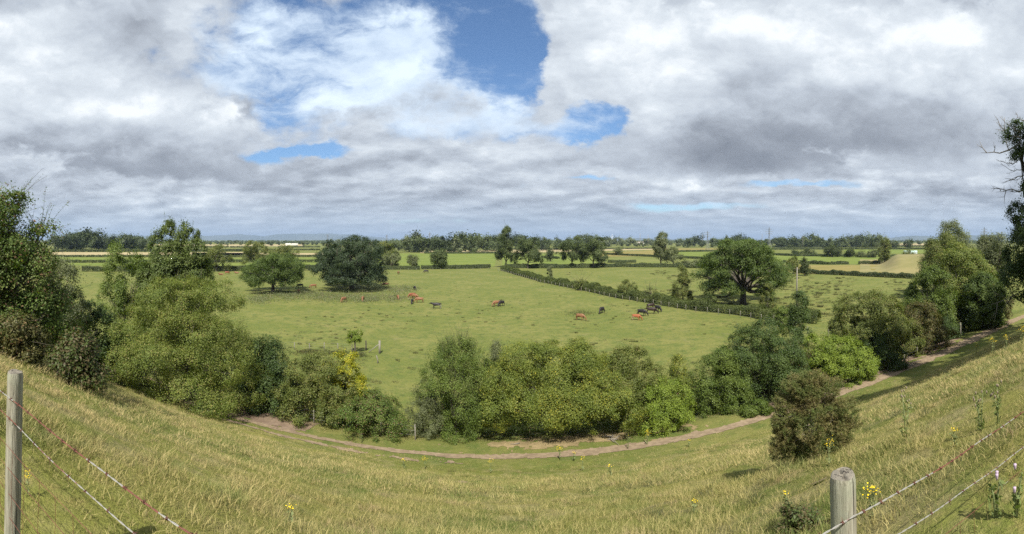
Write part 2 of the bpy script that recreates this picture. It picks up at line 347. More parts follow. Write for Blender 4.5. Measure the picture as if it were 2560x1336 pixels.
def field_mat(name, c1, c2, scale=0.05, bump=.4):
    m, N, o = newmat(name); pos = N.n('ShaderNodeNewGeometry').outputs['Position']
    c = N.mix(N.smooth(N.noise(pos, scale, 5, .6), .35, .65), c1, c2)
    c = N.mix(N.m('MULTIPLY', N.smooth(N.noise(pos, .9, 5, .7), .5, .72), .45), c, tuple(k * .6 for k in c1))
    p = N.n('ShaderNodeBsdfPrincipled'); N.put(p.inputs['Base Color'], c); p.inputs['Roughness'].default_value = .95; p.inputs['Specular IOR Level'].default_value = .05
    b = N.n('ShaderNodeBump'); b.inputs['Strength'].default_value = bump; b.inputs['Distance'].default_value = .15; N.put(b.inputs['Height'], N.noise(pos, 2, 6, .7)); N.put(p.inputs['Normal'], b.outputs[0])
    N.put(o.inputs[0], p.outputs[0]); return m
def bladesmat(name, straw):
    m, N, o = newmat(name); g = N.n('ShaderNodeNewGeometry'); pos = g.outputs['Position']
    c, mid, fine = grass_color(N, pos)
    oi = N.n('ShaderNodeObjectInfo').outputs['Random']; ri = g.outputs['Random Per Island']
    s = N.smooth(N.m('ADD', N.m('MULTIPLY', N.noise(pos, .8, 6, .7), 0.9), N.m('MULTIPLY_ADD', oi, .25, N.m('MULTIPLY', ri, .6))), straw - .12, straw + .35)
    pt = N.noise(pos, .60, 5, .7); sx_ = N.n('ShaderNodeSeparateXYZ'); N.put(sx_.inputs[0], pos)      # the hollow in the middle of the bank stays damper and greener
    dry = N.m('MULTIPLY_ADD', N.smooth(N.m('ABSOLUTE', N.m('ADD', sx_.outputs[0], N.m('MULTIPLY_ADD', N.noise(pos, .25, 3), 6.0, -4.0))), 2.0, 10.0), .50, .60)
    c = N.mix(N.m('MULTIPLY', N.m('MULTIPLY', s, dry), 1.0), c, (.33, .27, .14)); c = N.mix(N.smooth(pt, .54, .62), c, N.mix(1.0, c, (.60, .76, .62), 'MULTIPLY')); c = N.mix(N.m('MULTIPLY', N.smooth(N.noise(pos, 1.25, 4, .7), .56, .66), .75), c, (.26, .20, .12)); c = N.mix(1.0, c, (1.34, 1.30, 1.22), 'MULTIPLY')
    c = N.mix(1.0, c, N.ramp(ri, [(0, (.72, .72, .72)), (1, (1.3, 1.3, 1.25))]), 'MULTIPLY')
    p = N.n('ShaderNodeBsdfPrincipled'); N.put(p.inputs['Base Color'], c); p.inputs['Roughness'].default_value = .6; p.inputs['Specular IOR Level'].default_value = .2
    t = N.n('ShaderNodeBsdfTranslucent'); N.put(t.inputs[0], c)
    mx = N.n('ShaderNodeMixShader'); mx.inputs[0].default_value = .35; N.put(mx.inputs[1], p.outputs[0]); N.put(mx.inputs[2], t.outputs[0])
    N.put(o.inputs[0], mx.outputs[0]); return m

# ------------------------------------------------------------------ the ground sheet
def axis(lo, hi, step, far, grow=1.12):
    a = list(np.arange(lo, hi, step)); s = step; v = a[-1]
    while v < far: s *= grow; v += s; a.append(v)
    s = step; v = a[0]; pre = []
    while v > -far: s *= grow; v -= s; pre.append(v)
    return np.array(pre[::-1] + a)
gx = axis(-45, 75, 0.34, 42000); gy = axis(-2, 46, 0.34, 42000)
gy = gy[gy > -60]
X, Y = np.meshgrid(gx, gy)
Z = H(X, Y)
nx, ny = len(gx), len(gy)
idx = np.arange(nx * ny).reshape(ny, nx)
Q = np.stack([idx[:-1, :-1], idx[:-1, 1:], idx[1:, 1:], idx[1:, :-1]], -1).reshape(-1, 4)
g = mesh_np('ground', np.stack([X, Y, Z], -1).reshape(-1, 3), Q, ground_mat(), True); tag(g, kind='structure')

# bare earth track along the foot of the bank, ragged-edged, and worn patches
def draped(name, mat, x0, x1, yfun, half, step, thr, seed, lift=.02, lab=None):
    nxp = int((x1 - x0) / step); nyp = int(2 * half / step)
    xs = x0 + np.arange(nxp + 1) * step; t = -half + np.arange(nyp + 1) * step
    Xp, Tp = np.meshgrid(xs, t); Yp = yfun(Xp) + Tp
    Zp = H(Xp, Yp) + lift
    keep = (fbm(Xp * .8, Tp * 1.5, 3, seed) * 0.75 + fbm(Xp * 3.7, Yp * 3.7, 2, seed + 7) * 0.42 + thr(Xp, Tp)) > 0.5
    i = np.arange(Xp.size).reshape(Xp.shape)
    q = np.stack([i[:-1, :-1], i[:-1, 1:], i[1:, 1:], i[1:, :-1]], -1); kk = keep[:-1, :-1] & keep[1:, 1:] & keep[1:, :-1] & keep[:-1, 1:]
    q = q[kk]; used = np.unique(q); remap = np.zeros(Xp.size, int); remap[used] = np.arange(len(used))
    V = np.stack([Xp, Yp, Zp], -1).reshape(-1, 3)[used]
    return tag(mesh_np(name, V, remap[q], mat, True), kind='structure')
dirt = field_mat('dry_earth', (.200, .150, .098), (.275, .210, .138), 3.0, .5)
def thr_path(x, t):
    w = 0.50 + 0.12 * np.sin(x * .13) + 0.5 * sstep(14, 40, x)
    a = np.exp(-(t / w) ** 4) * .62
    b = np.exp(-((t + 1.25) / 0.38) ** 2) * .42 * (1 - sstep(-9, 2, x)) * sstep(-24, -18, x)     # the second rut on the left
    return a + b - .26
draped('path', dirt, -48, 75, PATH_Y, 3.0, .11, thr_path, 21)
leafy = field_mat('leaf_litter', (.215, .165, .085), (.28, .215, .115), 1.2, .8)
draped('bare_earth_under_bushes', leafy, -5, 14, lambda x: PATH_Y(x) + 2.5, 2.2, .09, lambda x, t: np.exp(-((x - 4.5) / 6.5) ** 2 - (t / 1.5) ** 2) * .42 - .16 + .12 * (vnoise(x * 1.1, t * 2, 91) - .5), 33)
dirt2 = field_mat('shaded_earth', (.16, .115, .08), (.23, .17, .12), 1.2, .6)  # worn earth in a darker copy, the shade put into its colour
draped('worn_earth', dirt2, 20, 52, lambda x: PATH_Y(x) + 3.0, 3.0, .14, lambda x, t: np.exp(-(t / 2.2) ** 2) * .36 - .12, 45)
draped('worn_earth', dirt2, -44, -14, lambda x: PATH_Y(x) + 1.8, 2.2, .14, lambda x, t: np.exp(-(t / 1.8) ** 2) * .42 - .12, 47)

# ------------------------------------------------------------------ far fields: thin sheets on the plain
def field(name, pts, mat, lift=.05):
    xy = [G(*p) for p in pts]
    # refine long edges so the sheet follows straight lines on the plain
    return tag(mesh_np(name, np.array([(a, b, lift) for a, b in xy]), [np.arange(len(xy)).reshape(1, -1)], mat), kind='structure')
mg = field_mat('bright_ley', (.120, .158, .036), (.150, .180, .044)); mt = field_mat('stubble', (.29, .24, .13), (.35, .29, .165)); my = field_mat('dry_pasture', (.178, .155, .052), (.22, .185, .068)); mo = field_mat('olive_pasture', (.120, .145, .040), (.165, .170, .055))
md = field_mat('dull_pasture', (.085, .105, .035), (.120, .130, .045))
for k, (pts, m_) in enumerate([
    ([(900, 667), (1236, 667), (1245, 634), (930, 634)], mg), ([(1255, 664), (1500, 659), (1500, 637), (1258, 634)], mg),
    ([(1050, 633), (1245, 633), (1245, 626), (1050, 627)], mt), ([(1250, 633), (1660, 624), (1660, 619.5), (1250, 624)], mt),
    ([(130, 663), (700, 663), (700, 657), (130, 657)], mg), ([(130, 651), (880, 651), (880, 643), (130, 643)], mg), ([(130, 639), (620, 639), (620, 630.5), (130, 630.5)], mt),
    ([(480, 639), (880, 640), (880, 633), (480, 632)], mt), ([(640, 663), (900, 663), (900, 654), (640, 654)], mg), ([(440, 627), (800, 627), (800, 620), (440, 620)], mo), ([(260, 616), (760, 616), (760, 611), (260, 611)], mt),
    ([(1500, 657), (1800, 662), (1800, 646), (1500, 646)], mo), ([(1500, 643), (1640, 640), (1640, 626), (1500, 632)], my), ([(1690, 643), (1790, 642), (1790, 630), (1690, 630)], mg), ([(1660, 628), (1800, 627), (1800, 621), (1660, 621)], my),
    ([(1900, 658), (2200, 661), (2200, 637), (1900, 636)], mg), ([(1940, 684), (2200, 688), (2215, 664), (1940, 662)], my), ([(2110, 634), (2340, 634), (2340, 624), (2110, 624)], mg),
    ([(2160, 616), (2340, 616), (2340, 609), (2160, 609)], mt), ([(1000, 618), (1250, 619), (1250, 613), (1000, 612)], mo), ([(1900, 622), (2100, 622), (2100, 616), (1900, 616)], md)]):
    field('field', pts, m_, .05)
# the rise in the dry field on the right
def rise():
    n, k = 70, 40
    U = np.linspace(2150, 2460, n); Dd = np.linspace(176, 330, k); UU, DD = np.meshgrid(U, Dd)
    z = 5.9 * sstep(2196, 2252, UU + (DD - 240) * .12) * sstep(186, 238, DD) * (1 - sstep(268, 325, DD)) + .08 + (fbm(UU * .06, DD * .06, 2, 3) - .4) * .25
    a = (UU - 1280) / F
    i = np.arange(n * k).reshape(k, n); q = np.stack([i[:-1, :-1], i[:-1, 1:], i[1:, 1:], i[1:, :-1]], -1).reshape(-1, 4)
    m, N, o = newmat('dry_hillside'); pos = N.n('ShaderNodeNewGeometry').outputs['Position']
    c = N.mix(N.smooth(N.noise(pos, .06, 5, .65), .38, .64), (.160, .148, .046), (.21, .178, .066)); c = N.mix(N.smooth(N.noise(pos, .10, 6, .7), .60, .70), c, (.25, .19, .12))
    p = N.n('ShaderNodeBsdfPrincipled'); N.put(p.inputs['Base Color'], c); p.inputs['Roughness'].default_value = .95; N.put(o.inputs[0], p.outputs[0])
    tag(mesh_np('hillside', np.stack([DD * np.sin(a), DD * np.cos(a), z], -1).reshape(-1, 3), q, m, True), kind='structure')
rise()
def hills(prof, D, depth, seed, mat):
    """ridge far away: a real ridge with a front and back slope; prof = (px, height in metres)"""
    xs = np.array([p[0] for p in prof], float); hs = np.array([p[1] for p in prof], float)
    U = np.linspace(xs[0], xs[-1], 160); hh = np.interp(U, xs, hs) * (0.86 + .28 * fbm(U * .05, U * 0 + seed, 3, seed))
    hh *= sstep(xs[0], xs[0] + 25, U) * (1 - sstep(xs[-1] - 25, xs[-1], U))
    rows = []
    for f, k in ((-1, 0), (-.6, .35), (-.25, .8), (0, 1), (.4, .7), (1, 0)):
        a = (U - 1280) / F; d = D + f * depth + fbm(U * .09, U * 0 + f, 2, seed + 3) * depth * .3
        rows.append(np.stack([d * np.sin(a), d * np.cos(a), hh * k - 2], -1))
    V = np.concatenate(rows); n = len(U); i = np.arange(len(V)).reshape(len(rows), n)
    q = np.stack([i[:-1, :-1], i[:-1, 1:], i[1:, 1:], i[1:, :-1]], -1).reshape(-1, 4)
    tag(mesh_np('hills', V, q, mat, True), kind='structure')
hm = field_mat('moorland', (.06, .075, .045), (.09, .10, .06), .0006, 0)
hills([(120, 120), (200, 200), (290, 250), (350, 180), (450, 150), (520, 190), (600, 240), (660, 170), (700, 250), (800, 270), (880, 240), (940, 130), (990, 60)], 17000, 1500, 3, hm)
hills([(1480, 20), (1560, 90), (1640, 70), (1700, 20)], 15000, 1500, 5, hm)
hills([(2200, 30), (2250, 110), (2290, 160), (2340, 110), (2400, 150), (2520, 190), (2560, 200), (2700, 120)], 13000, 1500, 7, hm)

# ------------------------------------------------------------------ vegetation
def unit(v): return v / np.maximum(np.linalg.norm(v, axis=-1, keepdims=True), 1e-9)
def leaves(C, Nrm, L, W, rng, droop=0.25):
    """rhombic leaves at points C facing roughly Nrm; returns V, Q"""
    n = len(C); r = unit(rng.normal(size=(n, 3)))
    nn = unit(Nrm + r * 0.6); t = unit(np.cross(nn, rng.normal(size=(n, 3)))); t[:, 2] -= droop; t = unit(t); w = unit(np.cross(nn, t))
    s = (0.6 + 0.8 * rng.random((n, 1)))
    a = t * L * s * .5; b = w * W * s * .5; q = C + a * .15
    V = np.stack([C - a, q + b, C + a, q - b], 1).reshape(-1, 3)
    return V, np.arange(n * 4).reshape(n, 4)
def lobes_for(w, dpt, h0, h1, n, rng, style):
    """bumpy crown: lobes (centre, radii) filling the crown outline"""
    out = []; hh = h1 - h0; cz = (h0 + h1) / 2
    if style == 'bush' or (style == 'dome' and n > 9):
        rows = ((5, .13, .52), (6, .32, .60), (6, .52, .54), (4, .72, .36), (2, .80, .14)) if style == 'dome' else ((6, .17, .60), (6, .38, .56), (5, .58, .42), (3, .78, .20)) if n > 8 else ((5, .20, .52), (4, .50, .42), (2, .76, .16))
        for m_, fz, fr in rows:
            t0 = rng.random() * 6
            for q in range(m_):
                th = t0 + q * 2 * PI / m_ + rng.normal() * .22; s = .30 * rng.uniform(.8, 1.2); rr = fr * rng.uniform(.85, 1.08); sz = hh * .21 * rng.uniform(.8, 1.15)
                out.append((math.cos(th) * rr * w / 2, math.sin(th) * rr * dpt / 2, h0 + hh * fz * rng.uniform(.92, 1.06), w * s * .78, dpt * s * .78, sz))
        return out
    for k in range(n):
        th = k * 2.399963 + rng.random() * .6; f = (k + .5) / n
        if style == 'bush': zz = h0 + hh * (0.18 + .52 * f); rr = math.sqrt(max(0.05, 1 - (max(0, (zz - h0) / hh - .22) / .80) ** 2)) * .62
        elif style == 'dome': zz = h0 + hh * (0.20 + .58 * f); rr = math.sqrt(max(0.03, 1 - ((zz - h0) / hh) ** 2.4)) * .70
        elif style == 'column': zz = h0 + hh * (0.12 + .78 * f); rr = .42 * (1 - .6 * f)
        elif style == 'cone': zz = h0 + hh * (0.10 + .82 * f); rr = .55 * (1 - f) + .05
        else: zz = cz + hh * .5 * (2 * f - 1) * .66; rr = math.sqrt(max(0.05, 1 - (2 * (zz - cz) / hh) ** 2)) * .62
        rr *= .75 + .4 * rng.random()
        s = (.30 + .14 * rng.random()) * (1.25 - .035 * n if n < 12 else .80)
        if style in ('column', 'cone'): s *= .75
        sz = hh * s * .62 if style not in ('column', 'cone') else hh * .17
        out.append((math.cos(th) * rr * w / 2, math.sin(th) * rr * dpt / 2, min(zz, h1 - sz * .55), w * s * .62, dpt * s * .62, sz))
    return out
def foliage(lobes, n, leaf, rng, clump=.55, asp=.62, shell=.35, up=.35):
    """leaves gathered in clumps that sit on the lobes"""
    L = np.array(lobes); area = (L[:, 3] * L[:, 5]) ** 1.0 + (L[:, 3] * L[:, 4]); pr = area / area.sum()
    per = 46; nc = max(6, n // per)
    k = rng.choice(len(L), nc, p=pr); d = unit(rng.normal(size=(nc, 3)) + np.array([0, 0, .22]))
    # boughs: each lobe is a cluster of rounded heads with deep gaps between them
    nb = 11; B = unit(rng.normal(size=(len(L), nb, 3)) + np.array([0, 0, .15])); bs = .8 + .35 * rng.random((len(L), nb))
    dot = (B[k] * d[:, None]).sum(2); bump = (np.exp((dot - 1) * 10) * bs[k]).max(1)[:, None]
    rad = (.55 + .56 * bump) * (1 - shell * .8 * rng.random((nc, 1)) ** 2) * (1 + .04 * rng.normal(size=(nc, 1)))
    kb = (rng.random(nc) < .18 + 1.05 * bump[:, 0]); k = k[kb]; d = d[kb]; rad = rad[kb]; nc = len(k); per = n // nc
    cc = L[k, :3] + d * L[k, 3:] * rad; on = unit(d / L[k, 3:])
    # drop clumps buried deep in the crown
    inside = np.zeros(nc)
    for l in L: inside += (((cc - l[:3]) / l[3:]) ** 2).sum(1) < .45
    keep = (inside < 1) | (rng.random(nc) < .22); cc = cc[keep]; on = on[keep]; nc = len(cc)
    m = n // max(nc, 1)
    cs = clump * (0.55 + .9 * rng.random((nc, 1, 1)))
    off = rng.normal(size=(nc, m, 3)) * .5; off *= np.minimum(1, 1.5 / np.maximum(np.linalg.norm(off, axis=2, keepdims=True), .01))
    off = off - on[:, None] * (off * on[:, None]).sum(2, keepdims=True) * .45
    C = (cc[:, None] + off * cs).reshape(-1, 3); NN = (on[:, None] + unit(off) * .5 + np.array([0, 0, up])).reshape(-1, 3)
    return leaves(C, unit(NN), leaf, leaf * asp, rng)
def limbs(mb, lobes, base_r, z0, rng, lean=0.0, forks=3, fork_z=None):
    L = sorted(lobes, key=lambda l: l[2]); fz = fork_z if fork_z is not None else z0 + (L[0][2] - z0) * .6
    top = np.array([lean, 0, fz])
    mb.tube([(0, 0, -.5), (0, 0, 0), (lean * .3, .02 * fz, fz * .4), top], [base_r * 1.5, base_r * 1.2, base_r, base_r * .85], 9)
    for l in L:
        e = np.array(l[:3]); mid = top * .5 + e * .5 + rng.normal(size=3) * np.linalg.norm(e - top) * .10
        r = base_r * (.28 + .25 * rng.random())
        mb.tube([top - (0, 0, .05), top * .75 + mid * .25, mid, mid * .4 + e * .6, e], [r * 1.3, r, r * .7, r * .45, r * .2], 6)
        for q in range(forks):
            s = mid * (1 - .2 * q) + e * (.2 * q); t = e + unit(rng.normal(size=3)) * np.array(l[3:]) * .85
            mb.tube([s, (s + t) / 2 + rng.normal(size=3) * .08 * l[3], t], [r * .45, r * .3, r * .08], 5)
def shoots(lobes, n, length, leaf, rng, upw=1.2, asp=.4, every=.11, twig=.008):
    """leafy twigs springing out past the outline"""
    L = np.array(lobes); mb = MB(); Cs = []; Ns = []
    for i in range(n):
        l = L[rng.integers(len(L))]; d = unit(rng.normal(size=3) + np.array([0, 0, upw])); d[2] = abs(d[2]) if upw > .5 else d[2]
        s = l[:3] + d * l[3:] * .75; ln = length * (.45 + .8 * rng.random()); dd = unit(d + np.array([0, 0, upw * .6]) + rng.normal(size=3) * .25)
        t = np.linspace(0, 1, 5)[:, None]; bend = np.array([dd[0], dd[1], -.2]) * .25 * ln
        P_ = s + dd * ln * t + bend * t ** 2; mb.tube(P_, np.linspace(twig, twig * .35, 5), 3, False)
        m = max(3, int(ln / every)); tt = rng.random((m * 2, 1)); Cs.append(s + dd * ln * tt + bend * tt ** 2 + rng.normal(size=(m * 2, 3)) * leaf * .55); Ns.append(np.tile(dd * .3 + (0, 0, .5), (m * 2, 1)))
    V, Q_ = leaves(np.vstack(Cs), unit(np.vstack(Ns)), leaf, leaf * asp, rng, .1)
    return mb, V, Q_
def plant(name, label, cat, mat, ext, D=None, style='bush', n=40000, leaf=.10, lobes=11, h0f=.06, seed=1, depth=.9, stem=.10, group=None, shoot=None, clump=.55, extra=None, trunkmat=None, z0=None, only=None, shell=.35, up=.35, fork=None, lean=0, asp=.62, partname='crown', nforks=3):
    """ext = (left, right, top, base) in photo pixels; D metres from the viewer fixes the true size"""
    xl, xr, yt, yb = ext; px = (xl + xr) / 2
    if D is None: D = land(px, yb)
    x, y = at(px, D); zb = Hs(x, y) if z0 is None else z0
    w = (xr - xl) * D / F * (1.16 if 1700 < px < 2420 and 33 < D < 80 else 1.08); h = (zat(yt, D) - zb) * 1.03; rng = np.random.default_rng(seed)
    lb = only(w, h) if only else lobes_for(w, w * depth, h * h0f, h, lobes, rng, style)
    if extra: lb = lb + extra(w, h)
    if False:      # skirt of low boughs
        for q in range(7): a_ = q * .9 + seed; lb.append((math.cos(a_) * w * .30, math.sin(a_) * w * .26, h * (.16 + .06 * (q % 3)), w * .20, w * .20, h * .17))
    o = empty(name, (x, y, zb), -A(px), label, cat, group)
    V, Q_ = foliage(lb, n, leaf, rng, clump, asp, shell, up)
    mb = MB(); limbs(mb, lb, stem, 0, rng, lean, nforks, fork)
    if shoot:
        m2, V2, Q2 = shoots(lb, shoot[0], shoot[1], leaf * shoot[2], rng, *shoot[3:]); Q_ = np.vstack([Q_, Q2 + len(V)]); V = np.vstack([V, V2]); mb.V += m2.V; mb.Q += [q + mb.n for q in m2.Q]; mb.n += m2.n
    mesh_np(partname if name.endswith('tree') else 'foliage', V, Q_, mat, False, o)
    mb.build('trunk' if name.endswith('tree') else 'stems', trunkmat or BARK, o, True)
    return o

# --- the big near shrubs and trees of the row at the foot of the bank, left to right
S = plant
S('hawthorn_tree', 'tall tangled hawthorn at the left edge with long arching shoots', 'tree', LM['bramble'], (-190, 150, 505, 905), 15.2, 'column', 90000, .085, 13, .03, 11, stem=.14, shoot=(150, 1.3, .9, .9), clump=.42,
  only=lambda w, h: [(-.1 * w, 0, h * .16, w * .40, w * .4, h * .17), (.20 * w, -.3, h * .20, w * .30, w * .3, h * .18), (-.15 * w, .2, h * .42, w * .38, w * .36, h * .18), (.16 * w, 0, h * .44, w * .28, w * .3, h * .15), (-.05 * w, 0, h * .62, w * .32, w * .3, h * .15), (.20 * w, .1, h * .66, w * .20, w * .2, h * .09), (-.20 * w, 0, h * .80, w * .26, w * .24, h * .12), (.02 * w, .1, h * .86, w * .18, w * .18, h * .09), (-.33 * w, 0, h * .6, w * .25, w * .3, h * .2), (.30 * w, .1, h * .34, w * .20, w * .22, h * .13), (.40 * w, .3, h * .14, w * .24, w * .25, h * .14), (.36 * w, .2, h * .27, w * .17, w * .2, h * .10), (.30 * w, 0, h * .56, w * .15, w * .2, h * .09), (.33 * w, 0, h * .78, w * .12, w * .1, h * .03), (.12 * w, 0, h * .98, w * .15, w * .12, h * .05)])
S('bramble_bush', 'reddish brown bramble thicket spilling from the left hawthorn onto the bank', 'bush', LM['redbramble'], (120, 262, 845, 990), 13.0, 'bush', 14000, .085, 7, .0, 12, stem=.02, shoot=(26, .6, .9, .3), clump=.30)
S('bramble_bush', 'green bramble with brown leaves low under the left hawthorn tree', 'bush', LM['brown'], (-30, 130, 790, 915), 13.6, 'bush', 10000, .080, 7, .0, 13, stem=.02, shoot=(30, .6, .9, .3), clump=.30)
S('elder_bush', 'dark green bush filling the hollow right of the left hawthorn', 'bush', LM['dark'], (110, 300, 740, 930), 36, 'bush', 26000, 0.150, 9, .0, 14, stem=.06, clump=.5)
S('sallow_bush', 'grey green feathery bush behind the left hawthorn', 'bush', LM['grey'], (95, 222, 640, 850), 34, 'bush', 24000, 0.126, 9, .0, 15, shoot=(70, 1.1, .8, .8), stem=.06, clump=.5)
S('field_maple_tree', 'dense rounded bright green tree left of the tall ash', 'tree', LM['willow'], (235, 400, 612, 850), 50, 'dome', 42000, 0.163, 12, .04, 16, stem=.18, clump=.7)
S('ash_tree', 'tall ash tree with upright spiky leaders above the big hawthorn', 'tree', LM['ash'], (355, 530, 545, 860), 46, 'round', 76000, 0.168, 12, .10, 17, stem=.22, shoot=(60, 1.3, .8, 2.2), clump=.55, shell=.5,
  only=lambda w, h: [(-.28 * w, 0, h * .68, w * .13, w * .14, h * .20), (-.13 * w, .3, h * .78, w * .12, w * .12, h * .20), (.04 * w, 0, h * .80, w * .12, w * .12, h * .19), (.19 * w, .2, h * .76, w * .13, w * .13, h * .19), (.32 * w, 0, h * .66, w * .14, w * .15, h * .17), (-.40 * w, 0, h * .54, w * .13, w * .15, h * .16), (.42 * w, 0, h * .50, w * .12, w * .15, h * .14), (0, -.5, h * .60, w * .28, w * .2, h * .15), (-.2 * w, 0, h * .60, w * .2, w * .2, h * .15), (.22 * w, 0, h * .60, w * .2, w * .2, h * .15), (-.20 * w, .2, h * .50, w * .26, w * .26, h * .15), (.20 * w, .1, h * .50, w * .27, w * .26, h * .15), (0, 0, h * .30, w * .36, w * .34, h * .17)])
S('hawthorn_bush', 'very big sprawling olive green hawthorn standing on the track below the ash', 'bush', LM['hawthorn'], (262, 666, 705, 1050), 36, 'bush', 240000, .092, 20, .0, 18, depth=.8, stem=.14, shoot=(170, 1.1, .9, .6), clump=.55)
S('hawthorn_bush', 'brown topped hawthorn spray between the ash and the big olive hawthorn', 'bush', LM['olive'], (372, 520, 672, 860), 42, 'bush', 26000, 0.117, 8, .05, 19, stem=.07, shoot=(80, 1.0, .8, .9), clump=.45)
S('blackthorn_bush', 'dark green bush leaning over the shaded track right of the big hawthorn', 'bush', LM['dark'], (600, 742, 850, 1035), 35, 'bush', 60000, 0.113, 12, .0, 20, stem=.10, shoot=(50, .8, .9, .3), clump=.5)
S('hawthorn_bush', 'mid green bush with grey top beside the yellow green maple', 'bush', LM['olive'], (690, 900, 885, 1065), 33.5, 'bush', 62000, 0.097, 12, .0, 21, stem=.07, shoot=(90, .7, .9, .7), clump=.42)
S('maple_bush', 'bright yellow green bush glowing above its olive neighbours', 'bush', LM['yellow'], (790, 925, 880, 1020), 34, 'bush', 24000, 0.119, 11, .12, 22, depth=.7, stem=.06, shoot=(40, .6, .9, 1.2), clump=.38)
S('bramble_bush', 'low dark bramble heap on the edge of the track at centre left', 'bush', LM['bramble'], (825, 1022, 985, 1098), 31, 'bush', 42000, 0.084, 11, .0, 23, stem=.03, shoot=(70, .6, .9, .3), clump=.35)
S('willow_bush', 'upright feathery willow with many fine wands left of the big yellow flecked hazel', 'bush', LM['willow'], (1045, 1240, 845, 1075), 31.5, 'dome', 66000, .085, 12, .0, 24, stem=.06, shoot=(420, 1.3, .85, 2.4, .35, .09), clump=.42)
S('thorn_bush', 'grey twiggy thin bush at the left foot of the willow', 'bush', LM['grey'], (1008, 1110, 955, 1070), 30.5, 'bush', 14000, .07, 8, .0, 25, stem=.03, shoot=(90, .7, .7, .5, .4, .2), clump=.35)
S('sapling', 'thin pale grey twiggy sapling between the willow and the hazel', 'tree', LM['grey'], (1205, 1275, 862, 1060), 33, 'column', 13000, .085, 8, .0, 26, stem=.05, trunkmat=TWIG, shoot=(60, .9, .8, 1.4), clump=.4)
S('hazel_bush', 'broad low domed hazel with yellow flecked leaves and dark hollow beneath', 'bush', LM['hazel'], (1205, 1570, 872, 1075), 31.5, 'bush', 190000, .085, 18, .20, 27, depth=.7, stem=.09, only=lambda w, h: [(a * w, dy * w, z * h, .155 * w, .15 * w, .23 * h) for z, xs_, dys in ((.43, (-.36, -.20, -.04, .12, .27, .37), (-.20, .05)), (.63, (-.32, -.14, .04, .20, .33), (-.13, .08)), (.80, (-.20, -.02, .15), (-.06, .06))) for a in xs_ for dy in dys], shoot=(90, .6, .9, .6), clump=.45)
S('hawthorn_bush', 'dark olive bush at the right shoulder of the hazel', 'bush', LM['olive'], (1490, 1665, 876, 1070), 33, 'bush', 50000, 0.093, 11, .04, 28, stem=.08, shoot=(90, .8, .9, .8), clump=.42)
S('hawthorn_bush', 'light green bush with drooping sprays right of the hazel', 'bush', LM['lime'], (1545, 1745, 945, 1070), 32.5, 'bush', 42000, 0.091, 11, .0, 29, stem=.05, shoot=(120, .7, .9, -.1), clump=.40)
S('sallow_bush', 'thin yellowish bush rising behind the drooping light green bush', 'bush', LM['hazel'], (1650, 1740, 885, 1040), 36, 'bush', 15000, 0.095, 8, .0, 30, stem=.04, shoot=(80, .9, .85, 1.5), clump=.40)
S('hawthorn_bush', 'leafy mid green bush with brown thin base left of the tall dark buckthorn', 'bush', LM['willow'], (1725, 1880, 872, 1045), 36, 'bush', 48000, 0.107, 11, .03, 31, stem=.07, shoot=(90, .8, .9, .9), clump=.42)
S('buckthorn_bush', 'tall dark green rounded bush with brownish right flank in the row', 'bush', LM['deep'], (1805, 2020, 805, 1025), 38.5, 'dome', 80000, 0.111, 13, .02, 32, stem=.09, shoot=(160, 1.1, .9, 1.8), clump=.45)
S('elder_bush', 'small bright bush low beside the track left of the gorse', 'bush', LM['willow'], (1850, 1935, 1005, 1060), 34, 'bush', 9000, 0.104, 6, .0, 33, stem=.03, clump=.3)
S('hawthorn_bush', 'brown tinted open bush behind the bright lime bush', 'bush', LM['brown'], (1940, 2050, 850, 985), 42, 'bush', 20000, 0.108, 8, .0, 34, stem=.05, shoot=(60, .8, .9, 1.0), clump=.40)
S('alder_sapling', 'young dark conical alder standing out above the row', 'tree', LM['deep'], (1940, 2055, 745, 925), 46, 'cone', 26000, 0.131, 11, .02, 35, stem=.08, shoot=(60, .8, .9, 1.0), clump=.42)
S('hawthorn_bush', 'bright lime green bush behind the gorse on the right', 'bush', LM['lime'], (1985, 2185, 838, 975), 43, 'bush', 56000, 0.130, 12, .0, 36, stem=.07, shoot=(130, .9, .9, .5), clump=.42)
S('hawthorn_bush', 'tall grey green feathery hawthorn with a brownish crest on the right', 'bush', LM['olive'], (2075, 2290, 728, 930), 50, 'dome', 90000, 0.147, 14, .0, 37, stem=.10, shoot=(200, 1.4, .85, 1.2), clump=.50)
S('hawthorn_bush', 'dark hawthorn in the shaded lower row near the fence posts', 'bush', LM['dark'], (2120, 2260, 835, 935), 47, 'bush', 30000, 0.140, 9, .0, 38, stem=.06, clump=.5)
S('blackthorn_bush', 'brownish dark bush between the feathery hawthorn and the tall trees', 'bush', LM['brown'], (2225, 2365, 758, 905), 55, 'bush', 44000, 0.159, 11, .0, 39, stem=.08, shoot=(60, 1., .9, .8), clump=.55)
S('blackthorn_bush', 'small dark bush ending the row beside the pale post', 'bush', LM['dark'], (2320, 2405, 790, 865), 62, 'bush', 22000, 0.167, 8, .0, 40, stem=.05, clump=.5)
S('sycamore_tree', 'bright green spreading tree above the brownish bush on the right', 'tree', LM['willow'], (2262, 2395, 665, 860), 64, 'dome', 50000, .195, 12, .0, 41, stem=.16, clump=.65)
S('maple_tree', 'large leafy yellow green tree in the middle of the right hand group', 'tree', LM['hawthorn'], (2320, 2500, 614, 830), 72, 'dome', 90000, .20, 15, .0, 42, stem=.25, clump=.8)
S('maple_tree', 'second leafy green tree in the right hand group, against the shaded slope', 'tree', LM['oak'], (2395, 2520, 690, 840), 68, 'dome', 44000, 0.218, 12, .05, 43, stem=.18, clump=.7)
S('sycamore_tree', 'high pale topped sycamore behind the right hand group', 'tree', LM['pale'], (2325, 2440, 562, 700), 120, 'dome', 36000, .32, 12, .12, 44, stem=.45, clump=1.5, z0=0)
